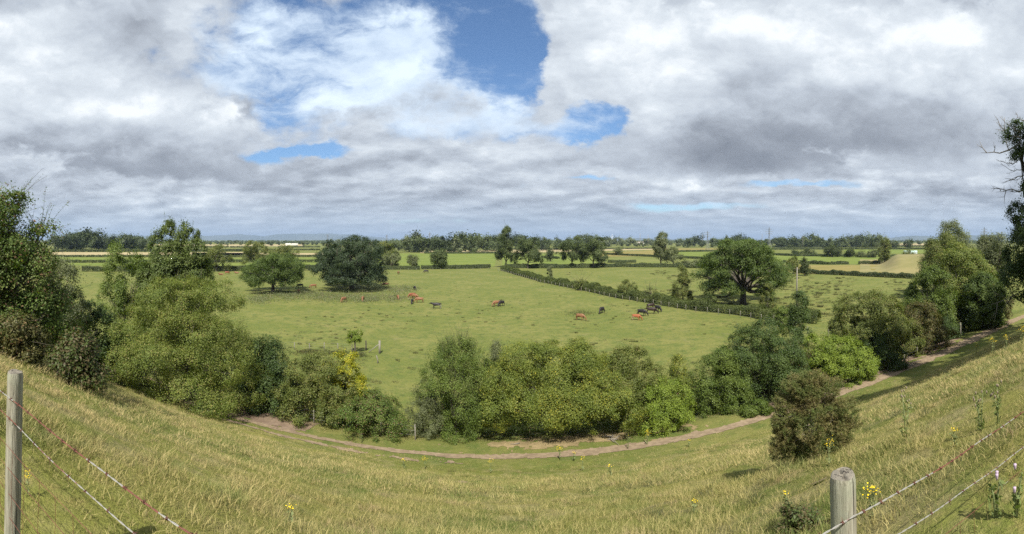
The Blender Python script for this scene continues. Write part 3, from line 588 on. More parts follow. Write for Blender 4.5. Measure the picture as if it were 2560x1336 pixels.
S('sycamore_tree', 'pale green tree on the left flank of the high sycamore', 'tree', LM['olive'], (2305, 2400, 590, 705), 110, 'round', 34000, .30, 11, .12, 45, stem=.40, clump=1.4, z0=0)
S('whitebeam_tree', 'silvery broad tree between the high sycamore and the dark edge tree', 'tree', LM['grey'], (2425, 2530, 588, 720), 100, 'round', 34000, .28, 12, .10, 46, stem=.40, clump=1.2, z0=0)
S('gorse_bush', 'grey brown rounded gorse beside the top of the shaded track', 'bush', LM['gorse'], (2485, 2535, 735, 790), 72, 'round', 12000, 0.150, 8, .0, 47, stem=.06, clump=.35)
S('dead_bracken', 'low reddish brown clump of dead stalks left of the right post', 'dead plants', LM['redbramble'], (1935, 2062, 1268, 1345), 3.4, 'bush', 5000, .022, 7, .0, 48, stem=.006, clump=.05, shoot=(60, .10, .9, .8, .3, .03, .001))
def edge_tree():
    D = 38; px = 2640; x, y = at(px, D); zb = Hs(x, y); h = zat(230, D) - zb; rng = np.random.default_rng(50); u = D / F
    P_ = lambda X_, Y_, r, ry=None, dy=0: ((X_ - px) * u, dy, zat(Y_, D) - zb, r * u, r * u, (ry or r) * u)
    lb = [P_(2545, 330, 38, 30), P_(2560, 385, 30, 24, .3), P_(2600, 350, 60, 70), P_(2575, 480, 26, 30), P_(2550, 535, 34, 28), P_(2600, 600, 70, 60), P_(2545, 640, 38, 40), P_(2560, 710, 50, 50), P_(2640, 450, 80, 90), P_(2700, 600, 90, 90), P_(2700, 350, 80, 90), P_(2640, 740, 90, 60), P_(2535, 600, 22, 26, 1), P_(2530, 690, 32, 40, -1)]
    o = empty('old_oak_tree', (x, y, zb), -A(px), 'tall dark tree at the right edge with bare dead branches reaching left', 'tree')
    V, Q_ = foliage(lb, 120000, .15, rng, .6, .6, .45, .3); mesh_np('crown', V, Q_, LM['dark'], False, o)
    mb = MB(); limbs(mb, lb, .42, 0, rng, 0, 3, h * .35); mb.build('trunk', BARK, o, True)
    db = MB()
    def snag(a, b, r, k):
        a = np.array([(a[0] - px) * u, 0, zat(a[1], D) - zb]); b = np.array([(b[0] - px) * u, rng.normal() * .5, zat(b[1], D) - zb]); n = 7
        t = np.linspace(0, 1, n)[:, None]; p = a + (b - a) * t + rng.normal(size=(n, 3)) * .10 * np.sin(t * PI) + np.array([0, 0, -.35]) * np.sin(t * PI); db.tube(p, np.linspace(r, .012, n), 5)
        for q in range(k):
            j = rng.integers(2, n - 1); s = p[j]; d = unit((b - a) + rng.normal(size=3) * 1.1 * np.linalg.norm(b - a)) * np.linalg.norm(b - a) * (.22 + .25 * rng.random())
            w = s + d * .5 + rng.normal(size=3) * .06; db.tube([s, w, s + d], [r * .45, r * .28, .008], 4)
            for z in range(2): db.tube([w, w + unit(d + rng.normal(size=3) * np.linalg.norm(d) * .8) * np.linalg.norm(d) * .5], [r * .25, .006], 3)
    snag((2550, 360), (2452, 381), .10, 4); snag((2555, 345), (2488, 300), .07, 8); snag((2550, 330), (2505, 290), .05, 6); snag((2560, 300), (2540, 283), .05, 4); snag((2545, 400), (2500, 400), .05, 7)
    snag((2580, 420), (2508, 441), .07, 3); snag((2580, 470), (2480, 463), .09, 6); snag((2560, 420), (2505, 412), .04, 5); snag((2575, 640), (2490, 690), .08, 6); snag((2590, 700), (2480, 760), .07, 7)
    db.build('dead_branches', TWIG, o, True)
edge_tree()
# trees just outside the frame on the bank top at right: their shade lies across the foot of the slope
for k, (tx, ty, th, tr) in enumerate([(27, 4.6, 13, 5.6), (36.5, 7, 14, 6.2), (47, 12, 15, 7), (59, 16, 15, 7.5), (-18.5, 2.6, 9.0, 2.8), (-23, 5.0, 9.5, 3.6)]):
    rng = np.random.default_rng(60 + k); z0 = Hs(tx, ty); lb = lobes_for(tr * 2, tr * 2, th * .10, th, 12, rng, 'dome')
    o = empty('bank_tree', (tx, ty, z0), 0, ('tree standing on the bank beyond the right edge, %s' % ('nearest of four', 'second of four', 'third of four', 'farthest of four')[k]) if k < 4 else 'tree standing on the bank beyond the left edge, %s' % ('nearer of two', 'farther of two')[k - 4], 'tree')
    V, Q_ = foliage(lb, 22000 if k < 4 else 30000, .38 if k < 4 else .14, rng, 1.0 if k < 4 else .4); mesh_np('crown', V, Q_, LM['dark'], False, o); mb = MB(); limbs(mb, lb, .3, 0, rng, 0, 1); mb.build('trunk', BARK, o, True)

# the gorse alone on the near slope
def gorse():
    D = 7.6; px = 2032; x, y = at(px, D); zb = Hs(x, y); u = D / F; rng = np.random.default_rng(71)
    o = empty('gorse_bush', (x, y, zb), -A(px), 'rounded brown and green gorse alone on the grass slope at right', 'bush')
    P_ = lambda X_, Y_, r, ry, dy=0: ((X_ - px) * u, dy, zat(Y_, D) - zb, r * u, r * u, ry * u)
    lb = [P_(2020, 985, 58, 42), P_(1975, 1030, 48, 44), P_(2090, 1030, 50, 42), P_(2035, 1050, 62, 55, -.1), P_(1960, 1090, 42, 42), P_(2110, 1075, 42, 45), P_(2055, 1105, 52, 42, -.05), P_(2000, 1120, 36, 32, -.05), P_(2065, 985, 42, 32, .1), P_(1990, 975, 36, 28, .1), P_(1945, 1060, 26, 28, .1), P_(2030, 950, 30, 18, .05), P_(1965, 1130, 40, 34, .05), P_(2030, 1140, 46, 30, .1), P_(2095, 1128, 36, 30, .05)]
    # spiny sprays: short upright tufts of tiny blades
    L = np.array(lb); nc = 11000; k = rng.choice(len(L), nc, p=(L[:, 3] ** 2) / (L[:, 3] ** 2).sum()); d = unit(rng.normal(size=(nc, 3)) + (0, 0, .2)); Bg = unit(rng.normal(size=(len(L), 9, 3)) + (0, 0, .2)); bp = np.exp(((Bg[k] * d[:, None]).sum(2) - 1) * 14).max(1)[:, None]; kb = rng.random(nc) < .3 + bp[:, 0]; k, d, bp = k[kb], d[kb], bp[kb]; nc = len(k); cc = L[k, :3] + d * L[k, 3:] * (.54 + .68 * bp) * (1 - .25 * rng.random((nc, 1)) ** 2)
    m = 34; ax = unit(d + np.array([0, 0, .55]) + rng.normal(size=(nc, 3)) * .35); t = rng.random((nc, m, 1)); C = cc[:, None] + ax[:, None] * (t - .3) * .095 + rng.normal(size=(nc, m, 3)) * .011
    dirs = unit(ax[:, None] * .9 + rng.normal(size=(nc, m, 3)) * .7).reshape(-1, 3); C = C.reshape(-1, 3); w = unit(np.cross(dirs, rng.normal(size=C.shape)))
    a = dirs * .016; b = w * .0032; V = np.stack([C - a, C + b, C + a, C - b], 1).reshape(-1, 3); mesh_np('foliage', V, np.arange(len(V)).reshape(-1, 4), LM['gorse'], False, o)
    mb = MB(); limbs(mb, lb, .045, 0, rng, 0, 5, .12); mb.build('stems', TWIG, o, True)
gorse()

# --- trees standing in and round the pasture
def oak_shape(kind):
    def f(w, h):
        if kind == 'left': pts = [(-.36, .50, .16, .13), (-.22, .66, .17, .15), (-.05, .78, .19, .16), (.14, .80, .18, .15), (.30, .66, .17, .15), (.40, .52, .13, .12), (-.30, .36, .15, .10), (-.12, .46, .18, .12), (.10, .50, .20, .14), (.26, .40, .16, .11), (-.42, .40, .10, .07), (.02, .34, .14, .07), (.38, .36, .12, .08), (.20, .27, .15, .05), (-.24, .24, .12, .05)]
        elif kind == 'big': pts = [(-.30, .42, .22, .20), (-.34, .62, .18, .17), (-.18, .78, .22, .18), (.05, .86, .24, .16), (.22, .74, .22, .20), (.34, .56, .17, .18), (.38, .34, .15, .14), (-.38, .32, .14, .14), (0, .58, .30, .22), (.12, .34, .24, .17), (-.15, .30, .24, .16), (.28, .22, .20, .10), (-.28, .20, .18, .09), (.42, .20, .10, .08), (-.05, .20, .20, .08)]
        else: pts = [(-.12, .86, .17, .10), (.05, .89, .17, .10), (-.30, .66, .13, .09), (-.20, .73, .15, .10), (-.36, .50, .13, .08), (-.42, .44, .08, .05), (.16, .78, .16, .12), (.28, .62, .15, .12), (-.02, .66, .20, .12), (.10, .52, .16, .10), (.34, .48, .14, .10), (.44, .38, .08, .06), (.26, .36, .14, .07), (-.16, .52, .16, .09), (-.22, .36, .15, .08), (-.08, .30, .14, .07), (-.34, .30, .10, .05), (.40, .58, .10, .08), (.20, .26, .10, .05), (-.30, .16, .08, .05)]
        rng = np.random.default_rng(len(pts)); out = []
        for j, (a, z, r, rz) in enumerate(pts):
            half = math.sqrt(max(.02, .25 - a * a)) * .72
            for dy in ((-half, half * .9) if abs(a) < .36 else (rng.normal() * .05,)): out.append((a * w + rng.normal() * .02 * w, dy * w, z * h + rng.normal() * .015 * h, r * w * .92, r * w * .92, rz * h))
        return out
    return f
S('oak_tree', 'bright green open oak with short bole, leftmost tree inside the pasture', 'tree', LM['oak'], (608, 757, 634, 731), 124.6, n=60000, leaf=.27, seed=81, stem=.48, only=oak_shape('left'), clump=1.15, z0=0, fork=3.2)
S('oak_tree', 'huge very dark oak whose canopy nearly touches the grass', 'tree', LM['bigoak'], (796, 962, 599, 722), 131.5, n=80000, leaf=.32, seed=82, stem=.75, only=oak_shape('big'), clump=1.25, z0=0, fork=3.0)
S('oak_tree', 'spreading oak with thick forked bole standing in the hedge line at right', 'tree', LM['oak'], (1738, 1978, 603, 762), 100, n=110000, leaf=.25, seed=83, stem=.72, only=oak_shape('right'), clump=1.05, z0=0, fork=4.0, nforks=4, shell=.5)
S('pollard_tree', 'small mop headed young tree with two stems beside the strutted post', 'tree', LM['lime'], (868, 907, 826, 890), 57.5, 'round', 3800, .13, 6, .40, 84, stem=.11, clump=.32, fork=1.3)
S('hawthorn_tree', 'lone dark pyramidal thorn rising out of the diagonal hedge', 'tree', LM['olive'], (1677, 1737, 672, 750), 103, 'cone', 15000, .20, 10, .02, 85, stem=.12, clump=.6, z0=0, shoot=(60, .9, .9, 1.0))
S('hawthorn_bush', 'pale bush standing above the middle of the diagonal hedge', 'bush', LM['olive'], (1548, 1592, 702, 748), 112, 'dome', 9000, .20, 7, .0, 86, stem=.05, clump=.5, z0=0, shoot=(50, .8, .9, 1.2))
S('sapling', 'thin yellow green sapling at the far end of the diagonal hedge', 'tree', LM['grey'], (1363, 1386, 664, 705), 160, 'column', 1600, .3, 6, .1, 87, stem=.05, clump=.5, z0=0)
S('birch_sapling', 'thin airy bush in front of the spreading oak bole', 'tree', LM['olive'], (1893, 1942, 708, 790), 90, 'column', 6500, .17, 9, .03, 88, stem=.06, clump=.45, z0=0, shell=.6)
MID = [
 ('thorn_sapling', 'ragged shoot standing out of the diagonal hedge below the joined pair', 'olive', (1440, 1462, 700, 728), 128, 'bush', 1800),
 ('thorn_sapling', 'ragged shoot standing out of the diagonal hedge right of the pale bush', 'olive', (1612, 1642, 722, 758), 104, 'bush', 2400),
 ('thorn_sapling', 'leafy shoot in the diagonal hedge left of the spreading oak', 'hedge', (1762, 1796, 742, 782), 91, 'bush', 3000),
 ('thorn_bush', 'scrubby bush ending the diagonal hedge behind the dark alder', 'willow', (1925, 1985, 765, 818), 76, 'bush', 6000),
 ('poplar_tree', 'tall ragged ivy clad tree with wispy leaning top at the hedge corner', 'far', (1230, 1300, 572, 668), 233, 'cone', 17000),
 ('sycamore_tree', 'rounded tree just right of the ragged ivy clad one', 'far', (1286, 1354, 594, 671), 228, 'dome', 15000),
 ('sycamore_tree', 'left tree of the broad joined pair on the far hedge', 'far', (1390, 1470, 592, 668), 232, 'dome', 16000),
 ('sycamore_tree', 'right tree of the broad joined pair on the far hedge', 'far', (1450, 1516, 590, 669), 231, 'dome', 16000),
 ('poplar_tree', 'tall pale narrow tree standing over the far hedge left of the nearer pylon', 'pale', (1622, 1682, 584, 664), 250, 'column', 12000),
 ('poplar_tree', 'smaller pale tree leaning on the right of the tall pale one', 'pale', (1660, 1706, 617, 666), 245, 'dome', 7000),
 ('field_maple_tree', 'pale round small tree in the hedge right of the huge dark oak', 'pale', (955, 1000, 632, 672), 225, 'round', 6000),
 ('thorn_tree', 'smallest lollipop tree in the bright field hedge', 'pale', (1017, 1044, 637, 672), 225, 'round', 3500),
 ('field_maple_tree', 'neat oval tree in the hedge below the bright green field', 'far', (1077, 1117, 625, 673), 222, 'round', 8000),
 ('willow_tree', 'pale willow behind the left of the bright open oak', 'olive', (600, 666, 602, 668), 235, 'dome', 10000),
 ('willow_tree', 'low broad willow behind the right of the bright open oak', 'olive', (668, 742, 612, 662), 260, 'dome', 9000),
 ('willow_tree', 'light green tall willow showing at the right of the huge dark oak', 'olive', (930, 985, 600, 665), 255, 'dome', 9000),
 ('ash_tree', 'airy pale ash between the tall spiky ash and the open oak', 'olive', (508, 574, 612, 680), 205, 'dome', 9000),
 ('thorn_bush', 'round dark bush in the field behind the ivy clad tree pair', 'farhedge', (1366, 1386, 626, 644), 300, 'round', 2500),
 ('thorn_bush', 'pale round bush in the green field beyond the joined pair', 'pale', (1534, 1554, 620, 636), 420, 'round', 2000),
 ('thorn_tree', 'small dark thorn tree left of the wooden pole', 'olive', (1968, 1998, 642, 684), 190, 'round', 5000),
 ('thorn_tree', 'small leaning dark tree right of the wooden pole', 'farhedge', (1996, 2028, 646, 690), 180, 'column', 5000),
 ('willow_bush', 'pale shrub at the near end of the far hedge', 'pale', (1700, 1730, 655, 672), 235, 'bush', 2500),
 ('willow_bush', 'second pale shrub at the near end of the far hedge', 'pale', (1724, 1762, 651, 672), 232, 'bush', 2600),
 ('round_tree', 'solid dark round tree beyond the long green field at right', 'farhedge', (2056, 2106, 615, 643), 380, 'dome', 6500),
 ('round_tree', 'small round dark tree right of the solid dark one', 'farhedge', (2113, 2136, 627, 644), 370, 'round', 2500),
 ('thorn_bush', 'wide dark bush left of the solid dark round tree', 'farhedge', (2002, 2042, 624, 641), 400, 'bush', 3000),
 ('thorn_bush', 'small dark bush farthest left before the solid dark round tree', 'farhedge', (1978, 2002, 628, 640), 410, 'bush', 2000),
 ('thorn_bush', 'grey willow bush between the round trees and the ragged tall tree', 'pale', (2140, 2168, 632, 643), 370, 'bush', 1800),
 ('thorn_bush', 'larger grey willow bush beside the ragged tall tree', 'pale', (2166, 2200, 627, 643), 365, 'bush', 2400),
 ('poplar_tree', 'ragged tall narrow tree at the foot of the dry hillside', 'olive', (2190, 2234, 597, 656), 262, 'column', 8000),
 ('oak_tree', 'dark oak on the skyline field above the dry hillside', 'farhedge', (2226, 2248, 604, 622), 700, 'round', 1800),
 ('oak_tree', 'second dark oak on the skyline right of the first', 'farhedge', (2258, 2284, 602, 623), 690, 'round', 2000),
 ('thorn_bush', 'bush on the brow of the dry hillside', 'olive', (2256, 2286, 624, 638), 300, 'bush', 1500)]
for k, (nm, lab, mt_, ext, D, st, n) in enumerate(MID):
    S(nm, lab, 'bush' if 'bush' in nm else 'tree', LM[mt_], ext, D, st, n, .0019 * D + .05, 9, .04 if 'bush' in nm else .10, 100 + k, stem=.0016 * D, clump=.0065 * D, z0=0, shoot=(14, .03 * D, .8, 1.6, .5, .6, .04) if 'ragged' in lab else None)

# --- far wood belts: each tree a thing, sharing a few crowns
protos = []
for k in range(6):
    rng = np.random.default_rng(300 + k); lb = lobes_for(1.0, 1.0, .10, 1.0, 6, rng, ['dome', 'round', 'dome', 'dome', 'column', 'round'][k])
    V, Q_ = foliage(lb, 1500, .075, rng, .22, .75)
    protos.append(V * (1, 1, 1)); 
    me = mesh_np('far_tree', V, Q_, None, False, None, False).data; protos[-1] = me
FARM = [leafmat('far_wood_dark', (.030, .044, .018), (.052, .068, .026), None, trans=.2, scale=.02), leafmat('far_wood_mid', (.040, .058, .020), (.075, .092, .034), None, trans=.2, scale=.02), leafmat('far_wood_pale', (.072, .088, .042), (.110, .125, .060), None, trans=.2, scale=.02)]
def belt(x0, x1, D0, D1, h0, h1, n, group, label, mats, seed, gap=0.0):
    rng = random.Random(seed)
    for i in range(n):
        t = (i + rng.random()) / n; px = x0 + (x1 - x0) * t
        if gap and vnoise(px * .02, 0, seed) < gap: continue
        D = rng.uniform(D0, D1); x, y = at(px, D); h = rng.uniform(h0, h1) * (.75 + .5 * float(vnoise(px * .03, 0, seed + 1)))
        me = rng.choice(protos); o = bpy.data.objects.new('far_tree', me); COL.objects.link(o)
        if not me.materials: me.materials.append(FARM[0])
        o.location = (x, y, -.2); wd = h * rng.uniform(.75, 1.25); o.scale = (wd, wd, h); o.rotation_euler = (0, 0, rng.random() * 6.28)
        o.material_slots[0].link = 'OBJECT'; o.material_slots[0].material = FARM[rng.choice(mats)]
        tag(o, label, 'tree', group)
belt(132, 382, 620, 720, 20, 26, 34, 'trees of the dark wood at far left', 'dark tree packed into the long wood on the left skyline', [0, 0, 1], 1)
belt(960, 1260, 480, 640, 15, 22, 34, 'trees of the wood behind the bright green field', 'tree of the mixed wood behind the bright green field', [0, 1, 1, 2], 2)
belt(1180, 1480, 600, 760, 17, 24, 24, 'trees of the wood behind the hedge corner', 'tree of the distant wood behind the hedge corner trees', [0, 0, 1], 3)
belt(1480, 1760, 850, 1100, 12, 20, 26, 'pale trees of the middle skyline', 'pale distant tree on the skyline between the joined pair and the pylon', [1, 2, 2], 4)
belt(1690, 1960, 800, 1050, 18, 25, 20, 'trees of the skyline behind the spreading oak', 'distant tree on the skyline behind the spreading oak', [0, 1], 5)
belt(1930, 2200, 750, 900, 17, 24, 34, 'trees of the long wood on the right skyline', 'tree of the long even wood on the right skyline', [1, 1, 0], 6)
belt(2190, 2330, 1100, 1400, 8, 14, 9, 'small trees beyond the dry hillside', 'tiny tree on the far fields beyond the dry hillside', [0], 7)
belt(500, 980, 1000, 1500, 10, 17, 40, 'small trees of the left plain', 'tiny distant tree scattered over the plain left of centre', [0, 1, 2], 8)
def farwood(px0, px1, D0, D1, n, h, seed, mat):
    """far-off wooded country that reads as one mass"""
    rng = np.random.default_rng(seed); a = (rng.uniform(px0, px1, n) - 1280) / F; D = rng.uniform(D0, D1, n); base = np.stack([D * np.sin(a), D * np.cos(a), D * 0], 1)
    Vs = []; m = 90
    off = unit(rng.normal(size=(n, m, 3))) * (.6 + .4 * rng.random((n, m, 1))); off[..., 2] = np.abs(off[..., 2]) * 1.0
    hh = h * (.5 + .8 * rng.random((n, 1, 1))); C = base[:, None] + off * np.concatenate([hh * .9, hh * .9, hh], 2); C = C.reshape(-1, 3)
    V, Q_ = leaves(C, off.reshape(-1, 3), h * .34, h * .30, rng, 0); o = mesh_np('far_woodland', V, Q_, mat); tag(o, 'hazy wooded country merging along the horizon', 'woodland', None, 'stuff')
farwood(120, 2540, 1500, 4200, 1500, 12, 9, FARM[1])

# --- hedges
def hedge(name, label, pts, h, w, leaf, n, seed, mat='farhedge', rag=.18, gaps=0.0, cat='hedge', grp='hedges between the fields'):
    rng = np.random.default_rng(seed); P_ = np.array(pts, float); seg = np.linalg.norm(np.diff(P_, axis=0), axis=1); cum = np.concatenate([[0], np.cumsum(seg)]); tot = cum[-1]
    s = rng.random(n) * tot
    if gaps: s = s[vnoise(s / (h * 5), s * 0, seed) > gaps]
    # leaves drawn together into tufts along the hedge
    s = s + np.sin(s * 2.2 / h + seed) * h * .12; s = np.clip(s, 0, tot); n = len(s)
    x = np.interp(s, cum, P_[:, 0]); y = np.interp(s, cum, P_[:, 1]); k = np.clip(np.searchsorted(cum, s) - 1, 0, len(seg) - 1); d = unit(np.diff(P_, axis=0))[k]; nr = np.stack([-d[:, 1], d[:, 0]], 1)
    hv = h * (1 - rag + 2 * rag * fbm(s / h * .7, s * 0 + seed, 4, seed)); wv = w * (.8 + .4 * vnoise(s / h, s * 0 + 3, seed))
    th = rng.uniform(-.15, PI + .15, n); rr = 1 - .35 * rng.random(n) ** 2
    o1 = np.sign(np.cos(th)) * np.abs(np.cos(th)) ** .6 * wv / 2 * rr; z = np.clip(np.sign(np.sin(th)) * np.abs(np.sin(th)) ** .55, 0, 1.2) * hv * rr
    lump = (fbm(s * 1.1 / h + 5, z * 1.3 / h, 3, seed + 2) - .45) * h * .30; o1 = o1 + np.sign(o1) * lump
    X_ = x + nr[:, 0] * o1; Y_ = y + nr[:, 1] * o1; C = np.stack([X_, Y_, z + H(X_, Y_)], 1); N_ = np.stack([nr[:, 0] * np.cos(th), nr[:, 1] * np.cos(th), np.sin(th) + .2], 1)
    V, Q_ = leaves(C, unit(N_), leaf, leaf * .7, rng, .1)
    o = mesh_np(name, V, Q_, LM[mat]); return tag(o, label, cat, grp)
DIAG = [(-4.5, 213), (11.9, 152), (22.8, 125), (27.6, 109.2), (34.8, 94), (38.6, 84), (43.6, 75.8), (46.6, 66), (51, 59)]
hedge('hedge', 'long hedge running diagonally down between the two pastures', DIAG, 2.15, 2.9, .19, 170000, 401, 'hedge', .50)
def hl(label, pts, h, w, n, seed, mat='farhedge', leafk=.0016, **kw):
    q = [G(*p) for p in pts]; D = np.mean([math.hypot(*p) for p in q]); hedge('hedge', label, q, h, w, leafk * D + .08, n, seed, mat, **kw)
hedge('thicket', 'tangled dark undergrowth tying the row of bushes together, left of the gap', [at(560, 40), at(700, 36), at(800, 34.5), at(925, 33)], 2.6, 3.0, .10, 42000, 430, 'bramble', .45, cat='thicket', grp='undergrowth of the bush row')
hedge('thicket', 'tangled undergrowth tying the row of bushes together, right of the gap', [at(1090, 32.8), at(1280, 33), at(1500, 34.5), at(1700, 37), at(1850, 39.5), at(2000, 44), at(2160, 51), at(2330, 63)], 2.7, 3.2, .11, 120000, 431, 'bramble', .45, cat='thicket', grp='undergrowth of the bush row')
hedge('thicket', 'dark undergrowth closing the hollow between the left hawthorn and the big olive one', [at(60, 33), at(200, 36), at(330, 40)], 3.4, 4.0, .12, 40000, 432, 'dark', .4, cat='thicket', grp='undergrowth of the bush row')
hl('dark hedge along the far side of the tussocky pasture', [(1262, 670), (1400, 671), (1550, 668), (1700, 669), (1810, 673)], 2.3, 2.4, 34000, 402, rag=.35)
hl('low hedge across the right of the tussocky pasture', [(1990, 683), (2100, 688), (2200, 693), (2285, 697)], 1.9, 2.2, 20000, 403, rag=.35)
hl('clipped hedge below the bright green field', [(955, 674), (1050, 674.5)], 1.9, 2, 9000, 404)
hl('clipped hedge right of the lollipop tree under the bright green field', [(1053, 673.5), (1140, 672.5), (1226, 671)], 2.1, 2, 12000, 405)
hl('hedge along the far left edge of the cattle pasture', [(205, 679), (420, 678), (600, 677), (800, 676), (900, 675)], 2.6, 2.2, 30000, 406, rag=.3)
hl('second hedge back on the left', [(130, 657), (450, 657), (620, 656), (900, 656)], 2.0, 2.4, 16000, 407)
hl('third hedge back on the left', [(130, 643), (400, 642.5), (860, 642)], 1.9, 2.5, 14000, 408)
hl('hedge beyond the stubble strip on the left', [(130, 630.5), (380, 630), (620, 629)], 3.0, 3, 12000, 409)
hl('thin far hedge on the left plain', [(440, 627), (640, 626.5), (800, 626)], 2.4, 3, 8000, 410, gaps=.2)
hl('farthest hedge on the left plain', [(200, 620), (500, 619.5), (800, 619)], 3, 4, 8000, 411, gaps=.2)
hl('hedge behind the joined pair of trees', [(1356, 645), (1396, 648)], 1.9, 2.4, 2500, 412)
hl('hedge dividing the green strips behind the hedge corner', [(1513, 637), (1640, 643), (1790, 650), (1800, 651)], 2.0, 2.4, 12000, 413)
hl('short hedge just beyond the far hedge', [(1520, 657), (1590, 657)], 1.8, 5, 4000, 414)
hl('dark hedge along the far side of the bright green field', [(1060, 634.5), (1170, 634.5), (1250, 634)], 1.8, 2.5, 6000, 415)
hl('distant hedge under the middle skyline', [(1250, 625), (1450, 624), (1660, 622)], 2.2, 4, 9000, 416)
hl('hedge in the plain left of the nearer pylon', [(1640, 631), (1790, 629)], 2.2, 4, 5000, 417)
hl('bushy hedge below the long green field at right', [(1958, 658), (2070, 662), (2130, 661), (2200, 661)], 2.0, 2.4, 9000, 418, gaps=.25, rag=.4)
hl('hedge above the long green field at right', [(1900, 637), (1990, 641), (2190, 642)], 2.2, 4, 9000, 419)
hl('far hedge behind the round dark trees', [(1900, 625), (2100, 624), (2340, 624)], 3.0, 4, 10000, 420)
hl('farther hedge below the long wood', [(1930, 618), (2340, 617)], 3.2, 5, 8000, 421)
hl('hedge curling round the foot of the dry hillside', [(2200, 660), (2216, 651), (2236, 646), (2310, 644)], 3.4, 3, 7000, 422, gaps=.1)
hl('hedge far out across the centre plain', [(960, 619), (1250, 620)], 2.5, 4, 6000, 423)

# ------------------------------------------------------------------ cattle
def skin_mesh(name, verts, edges, radii, levels=1):
    me = bpy.data.meshes.new(name); me.from_pydata(verts, edges, []); o = bpy.data.objects.new(name, me); COL.objects.link(o)
    sk = o.modifiers.new('skin', 'SKIN'); sk.use_smooth_shade = True; sb = o.modifiers.new('sub', 'SUBSURF'); sb.levels = levels; sb.render_levels = levels
    for i, r in enumerate(radii):
        me.skin_vertices[0].data[i].radius = r if hasattr(r, '__len__') else (r, r)
    me.skin_vertices[0].data[0].use_root = True
    dg = bpy.context.evaluated_depsgraph_get(); dg.update(); out = bpy.data.meshes.new_from_object(o.evaluated_get(dg)); out.name = name
    bpy.data.objects.remove(o); return out
def cow_mesh(pose):
    V = []; E = []; Rr = []
    def add(p, r, parent=None):
        V.append(p); Rr.append(r)
        if parent is not None: E.append((parent, len(V) - 1))
        return len(V) - 1
    dz = -.62 if pose == 'lying' else 0
    rump = add((-.72, 0, 1.10 + dz), (.27, .29)); belly = add((-.25, 0, 1.00 + dz), (.33, .37), rump); chest = add((.28, 0, .98 + dz), (.32, .37), belly); sh = add((.62, 0, 1.06 + dz), (.24, .30), chest)
    if pose == 'graze': nk = add((.98, .05, .86), (.13, .19), sh); pl = add((1.20, .09, .52), (.115, .13), nk); ms = add((1.36, .12, .22), (.085, .09), pl); tip = add((1.40, .12, .10), .07, ms)
    elif pose == 'stand': nk = add((.96, 0, 1.16), (.13, .19), sh); pl = add((1.22, .0, 1.27), (.115, .13), nk); ms = add((1.50, .0, 1.14), (.085, .09), pl); tip = add((1.58, .0, 1.10), .07, ms)
    else: nk = add((.92, .05, .72), (.13, .18), sh); pl = add((1.10, .12, .90), (.11, .12), nk); ms = add((1.36, .18, .78), (.08, .09), pl); tip = add((1.42, .18, .75), .065, ms)
    for s in (-1, 1): e = add((V[pl][0] - .06, V[pl][1] + s * .19, V[pl][2] + .05), (.035, .02), pl)
    if pose == 'lying':
        for s in (-1, 1):
            k = add((.75, s * .26, .22), .09, sh); k2 = add((1.0, s * .22, .07), .055, k); add((.72, s * .20, .05), .045, k2)
            k = add((-.62, s * .34, .24), .15, rump); k2 = add((-.25, s * .42, .09), .07, k); add((-.60, s * .44, .05), .05, k2)
    else:
        st = .06
        for s in (-1, 1):
            k = add((.55, s * .19, .72), (.11, .12), chest if s > 0 else chest); k2 = add((.57 + st * s, s * .19, .40), .065, k); k3 = add((.56 + st * 1.6 * s, s * .19, .10), .045, k2); add((.60 + st * 1.6 * s, s * .19, .03), .055, k3)
            k = add((-.74, s * .20, .78), (.12, .18), rump); k2 = add((-.92 - st * s, s * .20, .46), .07, k); k3 = add((-.84 - st * 1.6 * s, s * .20, .10), .048, k2); add((-.80 - st * 1.6 * s, s * .20, .03), .055, k3)
    t = add((-1.02, 0, 1.22 + dz), .045, rump); t2 = add((-1.12, .03, .92 + dz * .6), .028, t); add((-1.12, .04, max(.12, .50 + dz)), .045, t2)
    return skin_mesh('cow_' + pose, V, E, Rr, 1)
def hide(name, c, var, c2=None):
    m, N, o = newmat(name); pos = N.n('ShaderNodeTexCoord').outputs['Object']; sp = N.n('ShaderNodeSeparateXYZ'); N.put(sp.inputs[0], pos)
    col = N.mix(N.noise(pos, 3, 4), tuple(k * (1 - var) for k in c), tuple(k * (1 + var) for k in c))
    if c2: 
        mk = N.smooth(N.noise(pos, 1.7, 3), .50, .54); lowz = N.m('SUBTRACT', 1, N.smooth(sp.outputs[2], .75, .95)); bx = N.smooth(N.m('MULTIPLY', sp.outputs[0], -1), -.1, .2)
        col = N.mix(N.m('MULTIPLY', N.m('MAXIMUM', mk, .35), N.m('MULTIPLY', lowz, bx)), col, c2)
    p = N.n('ShaderNodeBsdfPrincipled'); N.put(p.inputs['Base Color'], col); p.inputs['Roughness'].default_value = .55; p.inputs['Specular IOR Level'].default_value = .35; N.put(o.inputs[0], p.outputs[0]); return m
COAT = {'g': hide('ginger_coat', (.195, .092, .042), .2), 'k': hide('black_coat', (.016, .013, .013), .3), 'b': hide('black_brown_coat', (.026, .015, .012), .3), 'r': hide('red_brown_coat', (.20, .062, .030), .2), 'w': hide('pied_coat', (.018, .015, .015), .2, (.48, .46, .42)), 'p': hide('ginger_white_coat', (.27, .085, .035), .2, (.52, .42, .34))}
POSES = {p: cow_mesh(p) for p in ('graze', 'stand', 'lying')}
for m_ in POSES.values(): m_.materials.clear(); m_.materials.append(COAT['g'])
